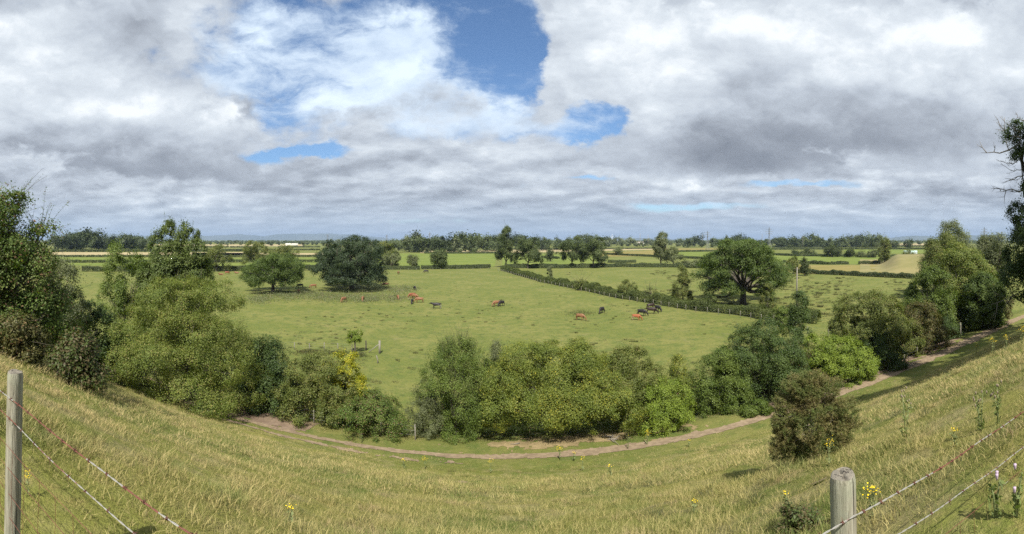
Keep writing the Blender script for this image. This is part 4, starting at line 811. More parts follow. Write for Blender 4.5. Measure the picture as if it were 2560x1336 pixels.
# px, hoof py, coat, pose, heading in degrees relative to the line of sight (0 = walking away, 90 = to the right), size, label
COWS = [
 (1451, 801, 'g', 'graze', 125, .94, 'pale ginger cow grazing alone at centre right, head down to the right'),
 (1504, 784, 'k', 'graze', 205, 1.0, 'lone black cow grazing towards the viewer, right of the pale ginger one'),
 (1591, 801, 'p', 'graze', 110, .86, 'chestnut cow with pale legs, frontmost of the group near the diagonal hedge'),
 (1605, 790, 'k', 'graze', 120, 1.0, 'black cow just behind the chestnut one with pale legs'),
 (1629, 785, 'b', 'graze', 100, 1.02, 'black brown cow in the middle of the right hand group, broadside'),
 (1627, 773, 'b', 'graze', 60, .95, 'black cow half hidden at the back of the right hand group'),
 (1645, 779, 'k', 'graze', 150, .98, 'rightmost black cow of the group near the diagonal hedge'),
 (1241, 766, 'g', 'graze', 235, .98, 'ginger cow grazing side by side with a black one in mid pasture'),
 (1253, 766, 'k', 'graze', 220, .96, 'black cow grazing side by side with a ginger one in mid pasture'),
 (1091, 772, 'w', 'stand', 270, 1.0, 'black cow with white flank standing with its head up'),
 (1048, 757, 'g', 'graze', 265, .98, 'ginger cow broadside, nearest the standing black and white cow'),
 (1030, 760, 'k', 'graze', 190, .86, 'small black cow in front of the ginger trio'),
 (1037, 748, 'g', 'graze', 130, .98, 'ginger cow at the right back of the tight cluster'),
 (1030, 745, 'r', 'graze', 240, .98, 'redder ginger cow at the left back of the tight cluster'),
 (995, 750, 'g', 'graze', 175, .95, 'ginger cow grazing head on, left of the tight cluster'),
 (907, 754, 'g', 'graze', 190, .95, 'ginger cow grazing head on among the weeds below the huge dark oak'),
 (859, 756, 'g', 'graze', 215, .98, 'ginger cow grazing to the left, leftmost below the huge dark oak'),
 (1037, 726, 'k', 'graze', 165, .95, 'black cow grazing alone behind the tight cluster'),
 (964, 717, 'g', 'graze', 262, .98, 'ginger cow at the right rim of the huge oak shade'),
 (964, 699, 'k', 'stand', 165, .95, 'black cow just past the right side of the huge dark oak'),
 (996, 686, 'g', 'stand', 200, .95, 'distant ginger cow right of the huge dark oak'),
 (1065, 683, 'k', 'graze', 260, 1.05, 'farthest black cow near the clipped hedge'),
 (886, 719, 'w', 'graze', 275, .95, 'black and white cow in the shade beside the huge oak bole'),
 (783, 721, 'g', 'graze', 255, .98, 'ginger cow between the bright oak and the huge dark oak'),
 (750, 720, 'k', 'graze', 258, .98, 'black cow at the right rim of the bright oak canopy'),
 (747, 733, 'r', 'graze', 170, .80, 'small brown cow in the shade of the bright oak'),
 (592, 684, 'g', 'lying', 280, 1.0, 'ginger cow lying left of the bright oak, the right one of two'),
 (553, 688, 'g', 'lying', 265, 1.0, 'ginger cow lying close by the airy ash, the left one of two'),
 (568, 686, 'r', 'graze', 90, .95, 'ginger cow grazing between the two lying ones')]
for k, (px, py, c, pose, hd, s, lab) in enumerate(COWS):
    x, y = G(px, py); o = bpy.data.objects.new('cow', POSES[pose]); COL.objects.link(o)
    o.location = (x, y, Hs(x, y) - .02); o.rotation_euler = (0, 0, PI / 2 - A(px) - R(hd)); o.scale = (s, s, s)
    o.material_slots[0].link = 'OBJECT'; o.material_slots[0].material = COAT[c]; tag(o, lab, 'cow', 'cattle grazing in the pasture')

# ------------------------------------------------------------------ the wire fence in front of the viewer
def post_mat():
    m, N, o = newmat('weathered_post'); tc = N.n('ShaderNodeTexCoord').outputs['Object']
    st = N.v('MULTIPLY', tc, (1, 1, .07)); g1 = N.noise(st, 55, 7, .65, .4); g2 = N.noise(st, 140, 5, .6); big = N.noise(tc, 6, 5, .6)
    c = N.ramp(g1, [(.28, (.065, .056, .038)), (.43, (.20, .18, .13)), (.58, (.31, .29, .22)), (.8, (.42, .40, .33))])
    c = N.mix(N.m('MULTIPLY', N.smooth(big, .45, .65), .5), c, (.25, .27, .19)); c = N.mix(N.smooth(g2, .62, .72), c, (.07, .06, .045))
    crack = N.smooth(N.noise(N.v('MULTIPLY', tc, (1, 1, .03)), 24, 3, .5, 1.2), .645, .665); c = N.mix(crack, c, (.03, .025, .02))
    p = N.n('ShaderNodeBsdfPrincipled'); N.put(p.inputs['Base Color'], c); p.inputs['Roughness'].default_value = .9
    b = N.n('ShaderNodeBump'); b.inputs['Strength'].default_value = 1; b.inputs['Distance'].default_value = .010; N.put(b.inputs['Height'], N.m('SUBTRACT', g1, N.m('MULTIPLY', crack, 1.2))); N.put(p.inputs['Normal'], b.outputs[0]); N.put(o.inputs[0], p.outputs[0]); return m
def wire_mat(name, bias, bands=None):
    m, N, o = newmat(name); pos = N.n('ShaderNodeNewGeometry').outputs['Position']
    f = N.smooth(N.noise(pos, 3.4, 4, .6), bias - .03, bias + .03)
    if bands:
        sx = N.n('ShaderNodeSeparateXYZ'); N.put(sx.inputs[0], pos)
        f = N.ramp(N.m('MULTIPLY_ADD', sx.outputs[0], 1 / 12, .5), [(p_, (c_, c_, c_)) for p_, c_ in bands], 'CONSTANT'); f = N.m('MULTIPLY', f, N.smooth(N.noise(pos, 25, 4, .7), .30, .40))
    p = N.n('ShaderNodeBsdfPrincipled'); N.put(p.inputs['Base Color'], N.mix(f, N.mix(N.noise(pos, 60, 3), (.10, .032, .020), (.18, .060, .038)), (.29, .28, .25))); N.put(p.inputs['Metallic'], N.m('MULTIPLY', f, .35)); p.inputs['Roughness'].default_value = .6
    N.put(o.inputs[0], p.outputs[0]); return m
def endgrain():
    m, N, o = newmat('split_end_grain'); tc = N.n('ShaderNodeTexCoord').outputs['Object']
    wv = N.n('ShaderNodeTexWave', wave_type='RINGS', rings_direction='Z'); N.put(wv.inputs['Vector'], tc); wv.inputs['Scale'].default_value = 60; wv.inputs['Distortion'].default_value = 3; wv.inputs['Detail'].default_value = 3
    c = N.mix(wv.outputs[1], (.12, .105, .08), (.21, .19, .15)); c = N.mix(N.smooth(N.noise(tc, 45, 5, .7), .55, .68), c, (.07, .06, .045)); crk = N.smooth(N.noise(N.v('MULTIPLY', tc, (1.4, .35, 1)), 26, 2, .5, 2.0), .60, .63); c = N.mix(crk, c, (.025, .02, .016))
    p = N.n('ShaderNodeBsdfPrincipled'); N.put(p.inputs['Base Color'], c); p.inputs['Roughness'].default_value = .95; N.put(o.inputs[0], p.outputs[0]); return m
ENDGRAIN = endgrain(); PM = post_mat(); GAL = wire_mat('galvanised_wire', .44); RUST = wire_mat('rusty_wire', .50, [(0, 1), (.313, 0), (.375, 1), (.392, 0), (.41, 1), (.415, 0), (.50, 1), (.633, 0), (.668, 1), (.69, 0), (.70, 1), (.722, 0), (.745, 1), (.76, 0)]); STOCK = wire_mat('rusty_netting', .66)
BARB = plain('rusted_barbs', (.12, .045, .03), .8, .3, 40)
fence = empty('wire_fence', (0, 1.08, 13.3), 0, 'barbed wire and netting fence on round posts right in front of the viewer', 'fence')
def fpart(o): o.parent = fence; o.matrix_parent_inverse = Matrix.Translation(fence.location).inverted(); return o
def round_post(x, y, ztop, zbot, r, seed, tilt, lab=None):
    """thick stake with a worn, slightly domed and split top"""
    rng = np.random.default_rng(seed); k = 40; rows = 34; V = []; th = np.arange(k) * 2 * PI / k
    prof = 1 + .035 * np.sin(th * 2 + seed) + .02 * np.sin(th * 5 + 1) - .05 * np.exp(-((th - 4.4) / .10) ** 2) - .04 * np.exp(-((th - 5.3) / .07) ** 2)
    for j in range(rows):
        f = j / (rows - 1); z = (zbot - ztop) * f ** 1.15; rr = r * (1 - .05 * math.exp(-f * 40)) * (1 + .012 * math.sin(f * 9 + seed))
        rr = rr * (.955 if j == 0 else 1); V += [(math.cos(a) * rr * q, math.sin(a) * rr * q, z + (.004 if j == 0 else 0) * math.cos(a * 2)) for a, q in zip(th, prof)]
    cap0 = len(V); V += [V[i] for i in range(k)]; n0 = len(V); rings = 8
    for j in range(1, rings):
        f = 1 - j / rings
        for a, q in zip(th, prof):
            zz = .004 * (1 - f * f) + .003 * rng.normal() * .5 - .014 * math.exp(-((math.sin(a - .7) * f) / .10) ** 2) * (1 if f < .95 else 0); V.append((math.cos(a) * r * .955 * f * q, math.sin(a) * r * .955 * f * q, zz))
    V.append((0, 0, .002)); Qf = []
    for j in range(rows - 1):
        for i in range(k): a = j * k + i; b = j * k + (i + 1) % k; Qf.append((a, a + k, b + k, b))
    prev = list(range(cap0, cap0 + k)); nside = len(Qf)
    for j in range(rings - 1):
        cur = [n0 + j * k + i for i in range(k)]; Qf += [(prev[i], prev[(i + 1) % k], cur[(i + 1) % k], cur[i]) for i in range(k)]; prev = cur
    T = [(prev[i], prev[(i + 1) % k], len(V) - 1) for i in range(k)]
    o = mesh_np('post', np.array(V), [np.array(Qf), np.array(T)], PM, True); o.data.materials.append(ENDGRAIN); mi = np.ones(len(Qf) + len(T), np.int32); mi[:nside] = 0; o.data.polygons.foreach_set('material_index', mi); o.location = (x, y, ztop); o.rotation_euler = tilt
    if lab: o['label'] = lab
    return fpart(o)
PL = np.array([*at(38, 2.5)]); PR = np.array([*at(2106, 1.6)]); PX = np.array([4.6, 1.28]); PK = np.array([-5.6, .95])
round_post(PL[0], PL[1], 14.235, 13.0, .0485, 3, (R(-1.0), R(.4), 0), 'grey weathered post at the left with darker side')
round_post(PR[0], PR[1], 14.13, 12.9, .0495, 8, (R(-1), R(-.6), .5), 'stout weathered post with split top at the right')
def wire_line(name, pts, mat, r, barbs=0.0, seed=0, twist=True, sag=.0, lab=None):
    rng = np.random.default_rng(seed); mb = MB(); pts = np.array(pts, float); sl = np.linalg.norm(np.diff(pts, axis=0), axis=1); cum = np.concatenate([[0], np.cumsum(sl)]); tot = cum[-1]
    n = int(tot / .010); s = np.linspace(0, tot, n); P_ = np.stack([np.interp(s, cum, pts[:, j]) for j in range(3)], 1)
    P_ += np.stack([s * 0, .004 * np.sin(s * 2.2 + seed), .0045 * np.sin(s * 3.1 + seed * 2) + .0025 * np.sin(s * 9 + seed)], 1)
    k = np.clip(np.searchsorted(cum, s, side='right') - 1, 0, len(sl) - 1); loc = (s - cum[k]) / sl[k]; P_[:, 2] -= sag * 4 * loc * (1 - loc)
    if twist:
        for ph in (0, PI):
            a = s / .045 * PI + ph; mb.tube(P_ + np.stack([0 * s, np.cos(a), np.sin(a)], 1) * r * .95, r, 5, False)
    else: mb.tube(P_, r, 5, False)
    nstrand = sum(len(q) for q in mb.Q)
    if barbs:
        bs = np.arange(.06, tot, barbs) + rng.normal(size=len(np.arange(.06, tot, barbs))) * .006
        for b in bs:
            c = np.array([np.interp(b, s, P_[:, j]) for j in range(3)]); t = unit(np.array([np.interp(b + .01, s, P_[:, j]) for j in range(3)]) - c)
            a = np.linspace(0, 4 * PI, 22); mb.tube(c + np.outer(np.linspace(-.006, .006, 22), t) + np.stack([0 * a, np.cos(a), np.sin(a)], 1) * r * 2.5, r * 1.0, 4, False)
            for q in range(4):
                th = rng.random() * 6.28; d = np.array([(.35 if q % 2 else -.35), math.cos(th), math.sin(th)]); mb.tube([c, c + unit(d) * .018], [r * 1.0, r * .3], 4)
    o = fpart(mb.build(name, mat))
    if barbs:
        o.data.materials.append(BARB); mi = np.ones(len(o.data.polygons), np.int32); mi[:nstrand] = 0; o.data.polygons.foreach_set('material_index', mi)
    if lab: o['label'] = lab
    return o
w0 = -.055     # wires run on the viewer's side of the posts
def run(zl, zr, zx, zk): return [(PK[0], PK[1] + w0, zk), (PL[0], PL[1] + w0, zl), (PR[0], PR[1] + w0, zr), (PX[0], PX[1] + w0, zx)]
wire_line('barbed_wire', run(14.105, 14.005, 13.53, 14.16), RUST, .0018, .11, 1, lab='rusty top strand with red brown barbs')
wire_line('barbed_wire', run(13.985, 13.84, 13.20, 14.06), GAL, .0016, .15, 2, lab='pale galvanised second strand')
for j, (a, b, c, d) in enumerate([(13.83, 13.70, 13.08, 13.92), (13.70, 13.57, 12.95, 13.80), (13.56, 13.43, 12.8, 13.66), (13.43, 13.30, 12.68, 13.5), (13.30, 13.17, 12.6, 13.38)]):
    wire_line('netting_wire', run(a, b, c, d), STOCK, .0013, 0, 10 + j, False, sag=.02)
def stays():
    rng = np.random.default_rng(5); mb = MB()
    for (Pa, Pb, za, zb_) in ((PK, PL, (13.92, 13.38), (13.83, 13.30)), (PL, PR, (13.83, 13.30), (13.70, 13.17)), (PR, PX, (13.70, 13.17), (13.08, 12.6))):
        L = np.linalg.norm(Pb - Pa)
        for t in np.arange(.075, L, .15) / L:
            p = Pa + (Pb - Pa) * t; sg = .08 * t * (1 - t); zt = za[0] + (zb_[0] - za[0]) * t - sg; zl = za[1] + (zb_[1] - za[1]) * t - sg; zz = np.linspace(zt, zl, 9)
            w = rng.normal() * .012; mb.tube(np.stack([p[0] + w * np.sin(np.linspace(0, 6, 9)) + rng.normal() * .006, p[1] + w0 + .006 * np.cos(np.linspace(0, 5, 9)), zz], 1), .0011, 4, False)
    fpart(mb.build('netting_stays', STOCK))
stays()

# ------------------------------------------------------------------ post and wire fences in the fields, poles, strutted post
OLDWOOD = plain('grey_fence_wood', (.19, .175, .14), .9, .3, 5); DARKWOOD = plain('dark_fence_wood', (.075, .062, .05), .9, .3, 5); THIN = plain('field_wire', (.30, .29, .28), .5, .1, 5)
def post_fence(label, pts, spacing, h, r, side=0, wires=(.35, .65, .95), seed=1, mat=OLDWOOD, wire=True):
    rng = np.random.default_rng(seed); P_ = np.array(pts, float); sl = np.linalg.norm(np.diff(P_, axis=0), axis=1); cum = np.concatenate([[0], np.cumsum(sl)])
    o = empty('post_and_wire_fence', (P_[0][0], P_[0][1], Hs(*P_[0])), 0, label, 'fence', 'post and wire fences'); base = np.array(o.location)
    s = np.arange(0, cum[-1], spacing); xs = np.interp(s, cum, P_[:, 0]) + rng.normal(size=len(s)) * .05; ys = np.interp(s, cum, P_[:, 1]) + rng.normal(size=len(s)) * .05; zs = H(xs, ys)
    for x, y, z in zip(xs, ys, zs):
        mb = MB(); hh = h * rng.uniform(.92, 1.08); tx, ty = rng.normal(size=2) * .03; mb.tube([(x - base[0], y - base[1], z - .25 - base[2]), (x - base[0] + tx * hh, y - base[1] + ty * hh, z + hh - base[2])], [r * 1.03, r * .95], 7); mb.build('post', mat, o, False)
    if wire:
        for wz in wires:
            mb = MB(); mb.tube(np.stack([xs - base[0], ys - base[1] - .04, zs + wz * h - base[2]], 1), .004, 3, False); mb.build('wire', THIN, o)
    return o
off = [(x - 2.1 - .003 * y, y - 1.5) for x, y in DIAG]
post_fence('long post and wire fence running along the near side of the diagonal hedge', off, 2.7, 1.25, .045, seed=3)
post_fence('short line of thin posts across the pasture left of the mop headed tree', [at(700, 59), at(737, 59), at(848, 58.5), at(884, 57.5)], 2.0, 1.0, .05, seed=4)
post_fence('fence of leaning posts along the hedge side of the track, left half', [at(640, 35), at(800, 32.2), at(930, 30.6), at(1100, 29.2)], 2.6, 1.0, .045, seed=5, mat=OLDWOOD)
post_fence('fence of thin posts at the hedge side of the track behind the gorse', [at(1985, 37), at(2085, 40), at(2131, 41.5), at(2172, 43.5), at(2208, 45.5), at(2241, 47), at(2330, 53)], 2.6, 1.25, .05, seed=6)
post_fence('fence beyond the sapling, seen through the gap in the row', [at(1925, 74), at(1940, 73), at(2040, 68), at(2100, 66)], 4, 1.2, .06, seed=7)
post_fence('distant fence in front of the hedge below the bright field', [G(960, 677), G(1100, 676), G(1238, 674)], 4.0, 1.1, .05, seed=8, wire=False)
def single_post(px, D, h, r, mat, label, lean=0.0):
    x, y = at(px, D); z = Hs(x, y); mb = MB(); mb.tube([(0, 0, -.3), (0, 0, h * .5), (lean * h, 0, h - .02), (lean * h, 0, h)], [r * 1.05, r, r * .96, r * .8], 10); o = mb.build('post', mat, None, True); o.location = (x, y, z); o.rotation_euler.z = -A(px); return tag(o, label, 'post')
single_post(915, 58.5, 1.35, .09, DARKWOOD, 'dark stub post between the mop headed tree and the strutted post')
single_post(2401, 62, 2.0, .13, OLDWOOD, 'stout pale post at the lit end of the shaded track')
def strut_post():
    D = 57; x, y = at(949, D); o = empty('strutted_post', (x, y, Hs(x, y)), -A(949), 'square straining post with diagonal strut at the corner in the pasture', 'post')
    mb = MB(); mb.box((0, 0, .72), (.27, .22, 1.95)); mb.build('post', OLDWOOD, o); mb = MB(); mb.tube([(-1.45, .15, .10), (-.13, 0, 1.2)], .055, 7); mb.build('strut', OLDWOOD, o)
strut_post()
single_post(944, 52.5, .95, .07, OLDWOOD, 'short leaning stub nearer than the strutted post', -.15)
def pole(px, D, h, r, label, arm=True):
    x, y = at(px, D); o = empty('utility_pole', (x, y, Hs(x, y)), -A(px), label, 'pole', 'wooden poles'); mb = MB(); mb.tube([(0, 0, -.5), (0, 0, h * .5), (.06 * h * .15, 0, h)], [r * 1.15, r, r * .8], 9); mb.build('shaft', OLDWOOD, o, True)
    if arm:
        mb = MB(); mb.box((0, .12, h - .45), (1.3, .10, .12)); 
        for s in (-.5, 0, .5): mb.tube([(s, .12, h - .38), (s, .12, h - .18)], .04, 6)
        mb.build('crossarm', DARKWOOD, o)
pole(1992, 96, 8.9, .17, 'grey wooden electricity pole standing in the tussocky pasture')
for k, (px, D, h, lab) in enumerate([(1600, 900, 28, 'far skyline pole, left of a close pair right of the wind turbine'), (1620, 900, 26, 'far skyline pole, right of a close pair right of the wind turbine'), (1756, 900, 27, 'thin skyline pole just left of the nearer pylon'), (2007, 800, 23, 'skyline pole right of the taller pylon'), (1455, 800, 24, 'skyline pole above the joined pair of trees'), (1905, 850, 26, 'thin skyline pole just left of the taller pylon'), (2140, 900, 20, 'small skyline pole over the long right hand wood')]):
    pole(px, D, h, .38, lab, True)
STEEL = plain('pylon_steel', (.20, .215, .23), .6, .1, 2)
def pylon(px, D, h, label):
    x, y = at(px, D); o = empty('pylon', (x, y, 0), -A(px) + .5, label, 'pylon', 'lattice pylons'); mb = MB(); w = h * .085; t = max(.09, D * .00022)
    lev = [0, .14, .27, .39, .50, .60, .69, .77, .84, .91]; wd = lambda f: w * (1 - .80 * min(1, f / .62)) + .0 if f < .62 else w * .20
    for sx in (-1, 1):
        for sy in (-1, 1): mb.tube([(sx * wd(f), sy * wd(f), h * f) for f in lev] + [(0, 0, h)], t, 4, False)
    for a, b in zip(lev[:-1], lev[1:]):
        for s in (-1, 1):
            for q in (-1, 1):
                mb.tube([(q * wd(a), s * wd(a), h * a), (-q * wd(b), s * wd(b), h * b)], t * .6, 3, False); mb.tube([(s * wd(a), q * wd(a), h * a), (s * wd(b), -q * wd(b), h * b)], t * .6, 3, False)
    mb.build('tower', STEEL, o)
    for f, aw in ((.70, .15), (.80, .19), (.90, .13)):
        mb = MB()
        for s in (-1, 1): mb.tube([(0, 0, h * f + h * .03), (s * h * aw, 0, h * f)], t * .9, 4); mb.tube([(0, 0, h * f), (s * h * aw, 0, h * f)], t * .9, 4); mb.tube([(s * h * aw, 0, h * f), (s * h * aw, 0, h * (f - .04))], t * .8, 4)
        mb.build('crossarm', STEEL, o)
pylon(1769, 560, 27, 'nearer lattice pylon left of the spreading oak'); pylon(1923, 640, 34, 'tall lattice pylon behind the right of the spreading oak'); pylon(2461, 500, 30, 'pylon peeping over the right hand trees')
pylon(1074, 1500, 42, 'distant pylon above the wood in the centre'); pylon(1249, 1300, 38, 'distant pylon left of the ivy clad tree'); pylon(967, 2000, 40, 'faint pylon right of the huge dark oak'); pylon(819, 2200, 44, 'faint pylon left of the huge dark oak top')
def turbine():
    D = 2600; x, y = at(1530, D); o = empty('wind_turbine', (x, y, 0), -A(1530), 'tiny white wind turbine on the centre skyline', 'wind turbine'); wm = plain('turbine_white', (.8, .8, .8), .5, .02); mb = MB(); mb.tube([(0, 0, 0), (0, 0, 38)], [1.2, .7], 8); mb.build('tower', wm, o); mb = MB(); mb.tube([(0, -2, 38), (0, 2, 38)], .9, 8); mb.build('nacelle', wm, o)
    for k in range(3): a = .2 + k * 2.094; mb = MB(); mb.tube([(0, -2.2, 38), (math.sin(a) * 4, -2.2, 38 + math.cos(a) * 4), (math.sin(a) * 14, -2.2, 38 + math.cos(a) * 14)], [.5, .8, .2], 5); mb.build('blade', wm, o)
turbine()
def barn(px, D, w, h, label, roofc, wallc):
    x, y = at(px, D); o = empty('barn', (x, y, 0), -A(px) + .1, label, 'barn'); mb = MB(); mb.box((0, 0, h * .3), (w, w * .35, h * .6)); mb.build('wall', plain('barn_wall' + str(px), wallc, .8, .1, 1), o)
    d = w * .19; V = [(-w / 2 - .3, -d, h * .58), (w / 2 + .3, -d, h * .58), (w / 2 + .3, 0, h), (-w / 2 - .3, 0, h), (w / 2 + .3, d, h * .58), (-w / 2 - .3, d, h * .58)]; mb = MB(); mb.add(V, [(0, 1, 2, 3), (3, 2, 4, 5)], [(0, 3, 5), (1, 4, 2)]); mb.build('roof', plain('barn_roof' + str(px), roofc, .7, .1, 1), o)
barn(729, 1000, 28, 7, 'long low pale barn on the plain left of the huge dark oak', (.62, .60, .50), (.55, .52, .42)); barn(2276, 430, 13, 4.5, 'pale green roofed shed by the high sycamore at right', (.32, .42, .38), (.40, .42, .40))
barn(1598, 1400, 30, 9, 'tiny pale farm building under the middle skyline', (.45, .38, .33), (.6, .57, .5))

# ------------------------------------------------------------------ weeds, flowers, sticks
STEM = plain('green_stem', (.14, .165, .06), .8, .2, 20)
PETAL = LM['petal']
def ragwort_meshes(seed, h=.55, fl=26, spread=.16):
    rng = np.random.default_rng(seed); mb = MB(); C = []; Nn = []; LC = []
    for s in range(3):
        a = rng.random() * 6.28; top = np.array([math.cos(a) * spread * .4, math.sin(a) * spread * .4, h * rng.uniform(.75, .95)]); mb.tube([(0, 0, -.08), top * .5 + (0, 0, .02), top], [.006, .005, .004], 5)
        for q in range(fl // 3):
            e = top + np.array([rng.normal() * spread * .5, rng.normal() * spread * .5, rng.uniform(0, .10) * h / .5]); mb.tube([top * .85, e], [.003, .002], 3, False); C.append(e); Nn.append(unit(np.array([rng.normal() * .3, rng.normal() * .3, 1.0])))
        for q in range(9): f = rng.uniform(.1, .85); LC.append(top * f + rng.normal(size=3) * .03)
    V, Q_ = leaves(np.array(LC), unit(rng.normal(size=(len(LC), 3))), .08, .035, rng, .3); st = MB(); st.V = mb.V; st.Q = mb.Q; st.T = mb.T; st.n = mb.n; st.add(V, Q_)
    C = np.array(C); Nn = np.array(Nn); FV = []; FQ = []; n = 0
    for c, nn in zip(C, Nn):
        u = unit(np.cross(nn, (1, .2, .1))); v = np.cross(nn, u)
        for q in range(9):
            a = q * 2 * PI / 9; d = u * math.cos(a) + v * math.sin(a); t = u * -math.sin(a) + v * math.cos(a)
            FV += [c, c + d * .007 + t * .0032, c + d * .015 - nn * .001, c + d * .007 - t * .0032]; FQ.append((n, n + 1, n + 2, n + 3)); n += 4
    a = mesh_np('stem', np.vstack(st.V), [np.vstack(st.Q), np.vstack(st.T)], STEM, False, None, False).data; b = mesh_np('flower_head', np.array(FV), np.array(FQ), PETAL, False, None, False).data; return a, b
RW = [ragwort_meshes(s, h, f, sp) for s, h, f, sp in ((1, .55, 36, .13), (2, .65, 24, .14), (3, .45, 16, .10))]
def ragwort(px, py, k, s, lab, Dh=None):
    D = Dh or land(px, py + 8); x, y = at(px, D); o = empty('ragwort', (x, y, Hs(x, y)), random.Random(px).random() * 6, lab, 'wildflower', 'yellow ragwort plants on the bank'); o.scale = (s, s, s)
    for nm, me in zip(('stem', 'flower_head'), RW[k]): c = bpy.data.objects.new(nm, me); COL.objects.link(c); c.parent = o
for a in [(2180, 1200, 0, .45, 'large yellow ragwort head between the right post and the barbed wire', 3.05), (1965, 1203, 2, .42, 'small ragwort left of the right post', 4.4), (2072, 1098, 1, .55, 'ragwort flowering against the lower front of the lone gorse', 6.4), (1618, 1108, 0, 1.5, 'ragwort beside the middle of the earth track'), (1722, 1112, 2, 1.2, 'faint ragwort under the track left of the gorse shade'),
          (1400, 1143, 0, 1.35, 'ragwort just below the track, left one of two'), (1435, 1150, 2, 1.4, 'ragwort just below the track, right one of two'), (1456, 1171, 1, 1.1, 'ragwort in short grass at centre, third below the track'), (1526, 1186, 2, 1.2, 'ragwort lowest of the string below the track'), (1010, 1167, 2, 1.3, 'ragwort left of centre below the track fork'), (1063, 1166, 0, 1.1, 'ragwort right neighbour of the one below the track fork'), (1226, 1177, 1, 1.1, 'single bright ragwort below the centre of the track'),
          (2440, 878, 0, 1.6, 'ragwort clump on the upper slope at right edge of the shade'), (2484, 884, 1, 1.2, 'ragwort at upper slope between two others'), (2515, 870, 0, 1.2, 'ragwort uppermost on the slope at right'), (2555, 855, 0, 1.3, 'ragwort cut by the right edge of the view'), (2386, 1115, 2, .5, 'tiny ragwort on the slope above the rusty strand'), (1735, 1281, 2, .5, 'tiny ragwort in long grass at the bottom right of centre'), (725, 1312, 2, .5, 'tiny ragwort at the bottom left of centre'), (68, 1240, 1, .28, 'ragwort peeping beside the left post')]:
    ragwort(*a)
def thistle(px, py, h, lab, seed, pink=False):
    D = land(px, py); x, y = at(px, D); o = empty('thistle', (x, y, Hs(x, y)), 0, lab, 'thistle', 'thistles on the bank'); rng = np.random.default_rng(seed); mb = MB(); C = []; tips = []
    for s in range(2 if pink else 3):
        a = rng.random() * 6.28; top = np.array([math.cos(a) * .13 * h, math.sin(a) * .13 * h, h * rng.uniform(.7, 1)]); mb.tube([(0, 0, -.05), top * .5 + (0, 0, .03), top], [.007, .006, .003], 5); tips.append(top)
        for q in range(26): C.append(top * rng.uniform(.05, .95) + rng.normal(size=3) * .045 * h)
    mb.build('stem', STEM, o); V, Q_ = leaves(np.array(C), unit(rng.normal(size=(len(C), 3))), .07 * h + .02, .018, rng, .2); mesh_np('leaf', V, Q_, LM['thistle'], False, o); mb = MB()
    for t in tips:
        for q in range(1 if pink else 3): c = t + rng.normal(size=3) * .03; mb.tube([c - (0, 0, .012), c, c + (0, 0, .012), c + (0, 0, .022)], [.004, .008, .009, .010 if pink else .006], 8)
    mb.build('flower_head', plain('thistle_pink', (.40, .30, .38), .8, .2, 30) if pink else plain('thistle_brown', (.20, .16, .11), .8, .2, 30), o)
thistle(2265, 1108, .62, 'tall pale thistle on the slope right of the lone gorse', 1); thistle(2452, 1082, .42, 'bushy thistle above the rusty strand at right', 2); thistle(2496, 1060, .40, 'green thistle near the right edge above the rusty strand', 3)
thistle(2490, 1300, .24, 'thistle with pink heads in the bottom right corner, left one of two', 4, True); thistle(2540, 1300, .27, 'thistle with pink heads in the bottom right corner, right one of two', 5, True)
for k, (px, py, h, lab) in enumerate([(935, 1060, .9, 'dock stem standing on the near edge of the track at left'), (1570, 1125, .95, 'thin green weed standing on the track'), (905, 1110, .7, 'rusty dock on the grass between the two ruts')]): thistle(px, py, h, lab, 20 + k)
def sticks(name, lab, px, D, n, L, seed):
    rng = np.random.default_rng(seed); x, y = at(px, D); mb = MB(); z0 = Hs(x, y)
    for i in range(n):
        a = rng.random() * 6.28; l = L * (.4 + rng.random() * .7); c = np.array([rng.normal() * L * .25, rng.normal() * L * .2]); p = []
        for t in np.linspace(-.5, .5, 6): q = c + np.array([math.cos(a), math.sin(a)]) * l * t + rng.normal(size=2) * .03; p.append((q[0], q[1], Hs(x + q[0], y + q[1]) - z0 + .05 + .05 * rng.random()))
        mb.tube(p, np.linspace(.035, .01, 6), 5)
    o = mb.build('fallen_branch', TWIG); o.location = (x, y, z0); tag(o, lab, 'branch')
sticks('fallen_branch', 'pale dead branches heaped by the track behind the gorse', 2272, 47, 9, 2.2, 3); sticks('fallen_branch', 'long dead branch lying in the shade of the right slope', 2355, 50, 2, 3.2, 4)
sticks('fallen_branch', 'grey dead branches hanging out below the hazel and light green bush', 1530, 29.6, 8, 1.6, 5); sticks('fallen_branch', 'short stick lying on the straw coloured bank below the hazel', 1310, 28.8, 1, 1.0, 6)

# ------------------------------------------------------------------ grass, rushes, nettles (uncountable)
def tuft(name, n, h, w, spread, seed, mat, bend=.5, seg=3):
    rng = np.random.default_rng(seed); V = []; Qf = []; c = 0
    for i in range(n):
        a = rng.random() * 6.28; r = spread * math.sqrt(rng.random()); b = np.array([math.cos(a) * r, math.sin(a) * r, -.02]); hh = h * rng.uniform(.45, 1.1); th = rng.random() * 6.28
        d = np.array([math.cos(a + rng.normal() * .8), math.sin(a + rng.normal() * .8), 0]) * bend * rng.uniform(.3, 1.4); wv = np.array([math.cos(th), math.sin(th), 0]) * w * .5
        for j in range(seg + 1):
            t = j / seg; p = b + np.array([0, 0, hh * t * (1 - .25 * bend * t)]) + d * hh * t * t; ww = wv * (1 - t * .92); V += [p - ww, p + ww]
            if j: Qf.append((c + 2 * j - 2, c + 2 * j - 1, c + 2 * j + 1, c + 2 * j))
        c += 2 * (seg + 1)
    return mesh_np(name, np.array(V), np.array(Qf), mat, False, None, False)
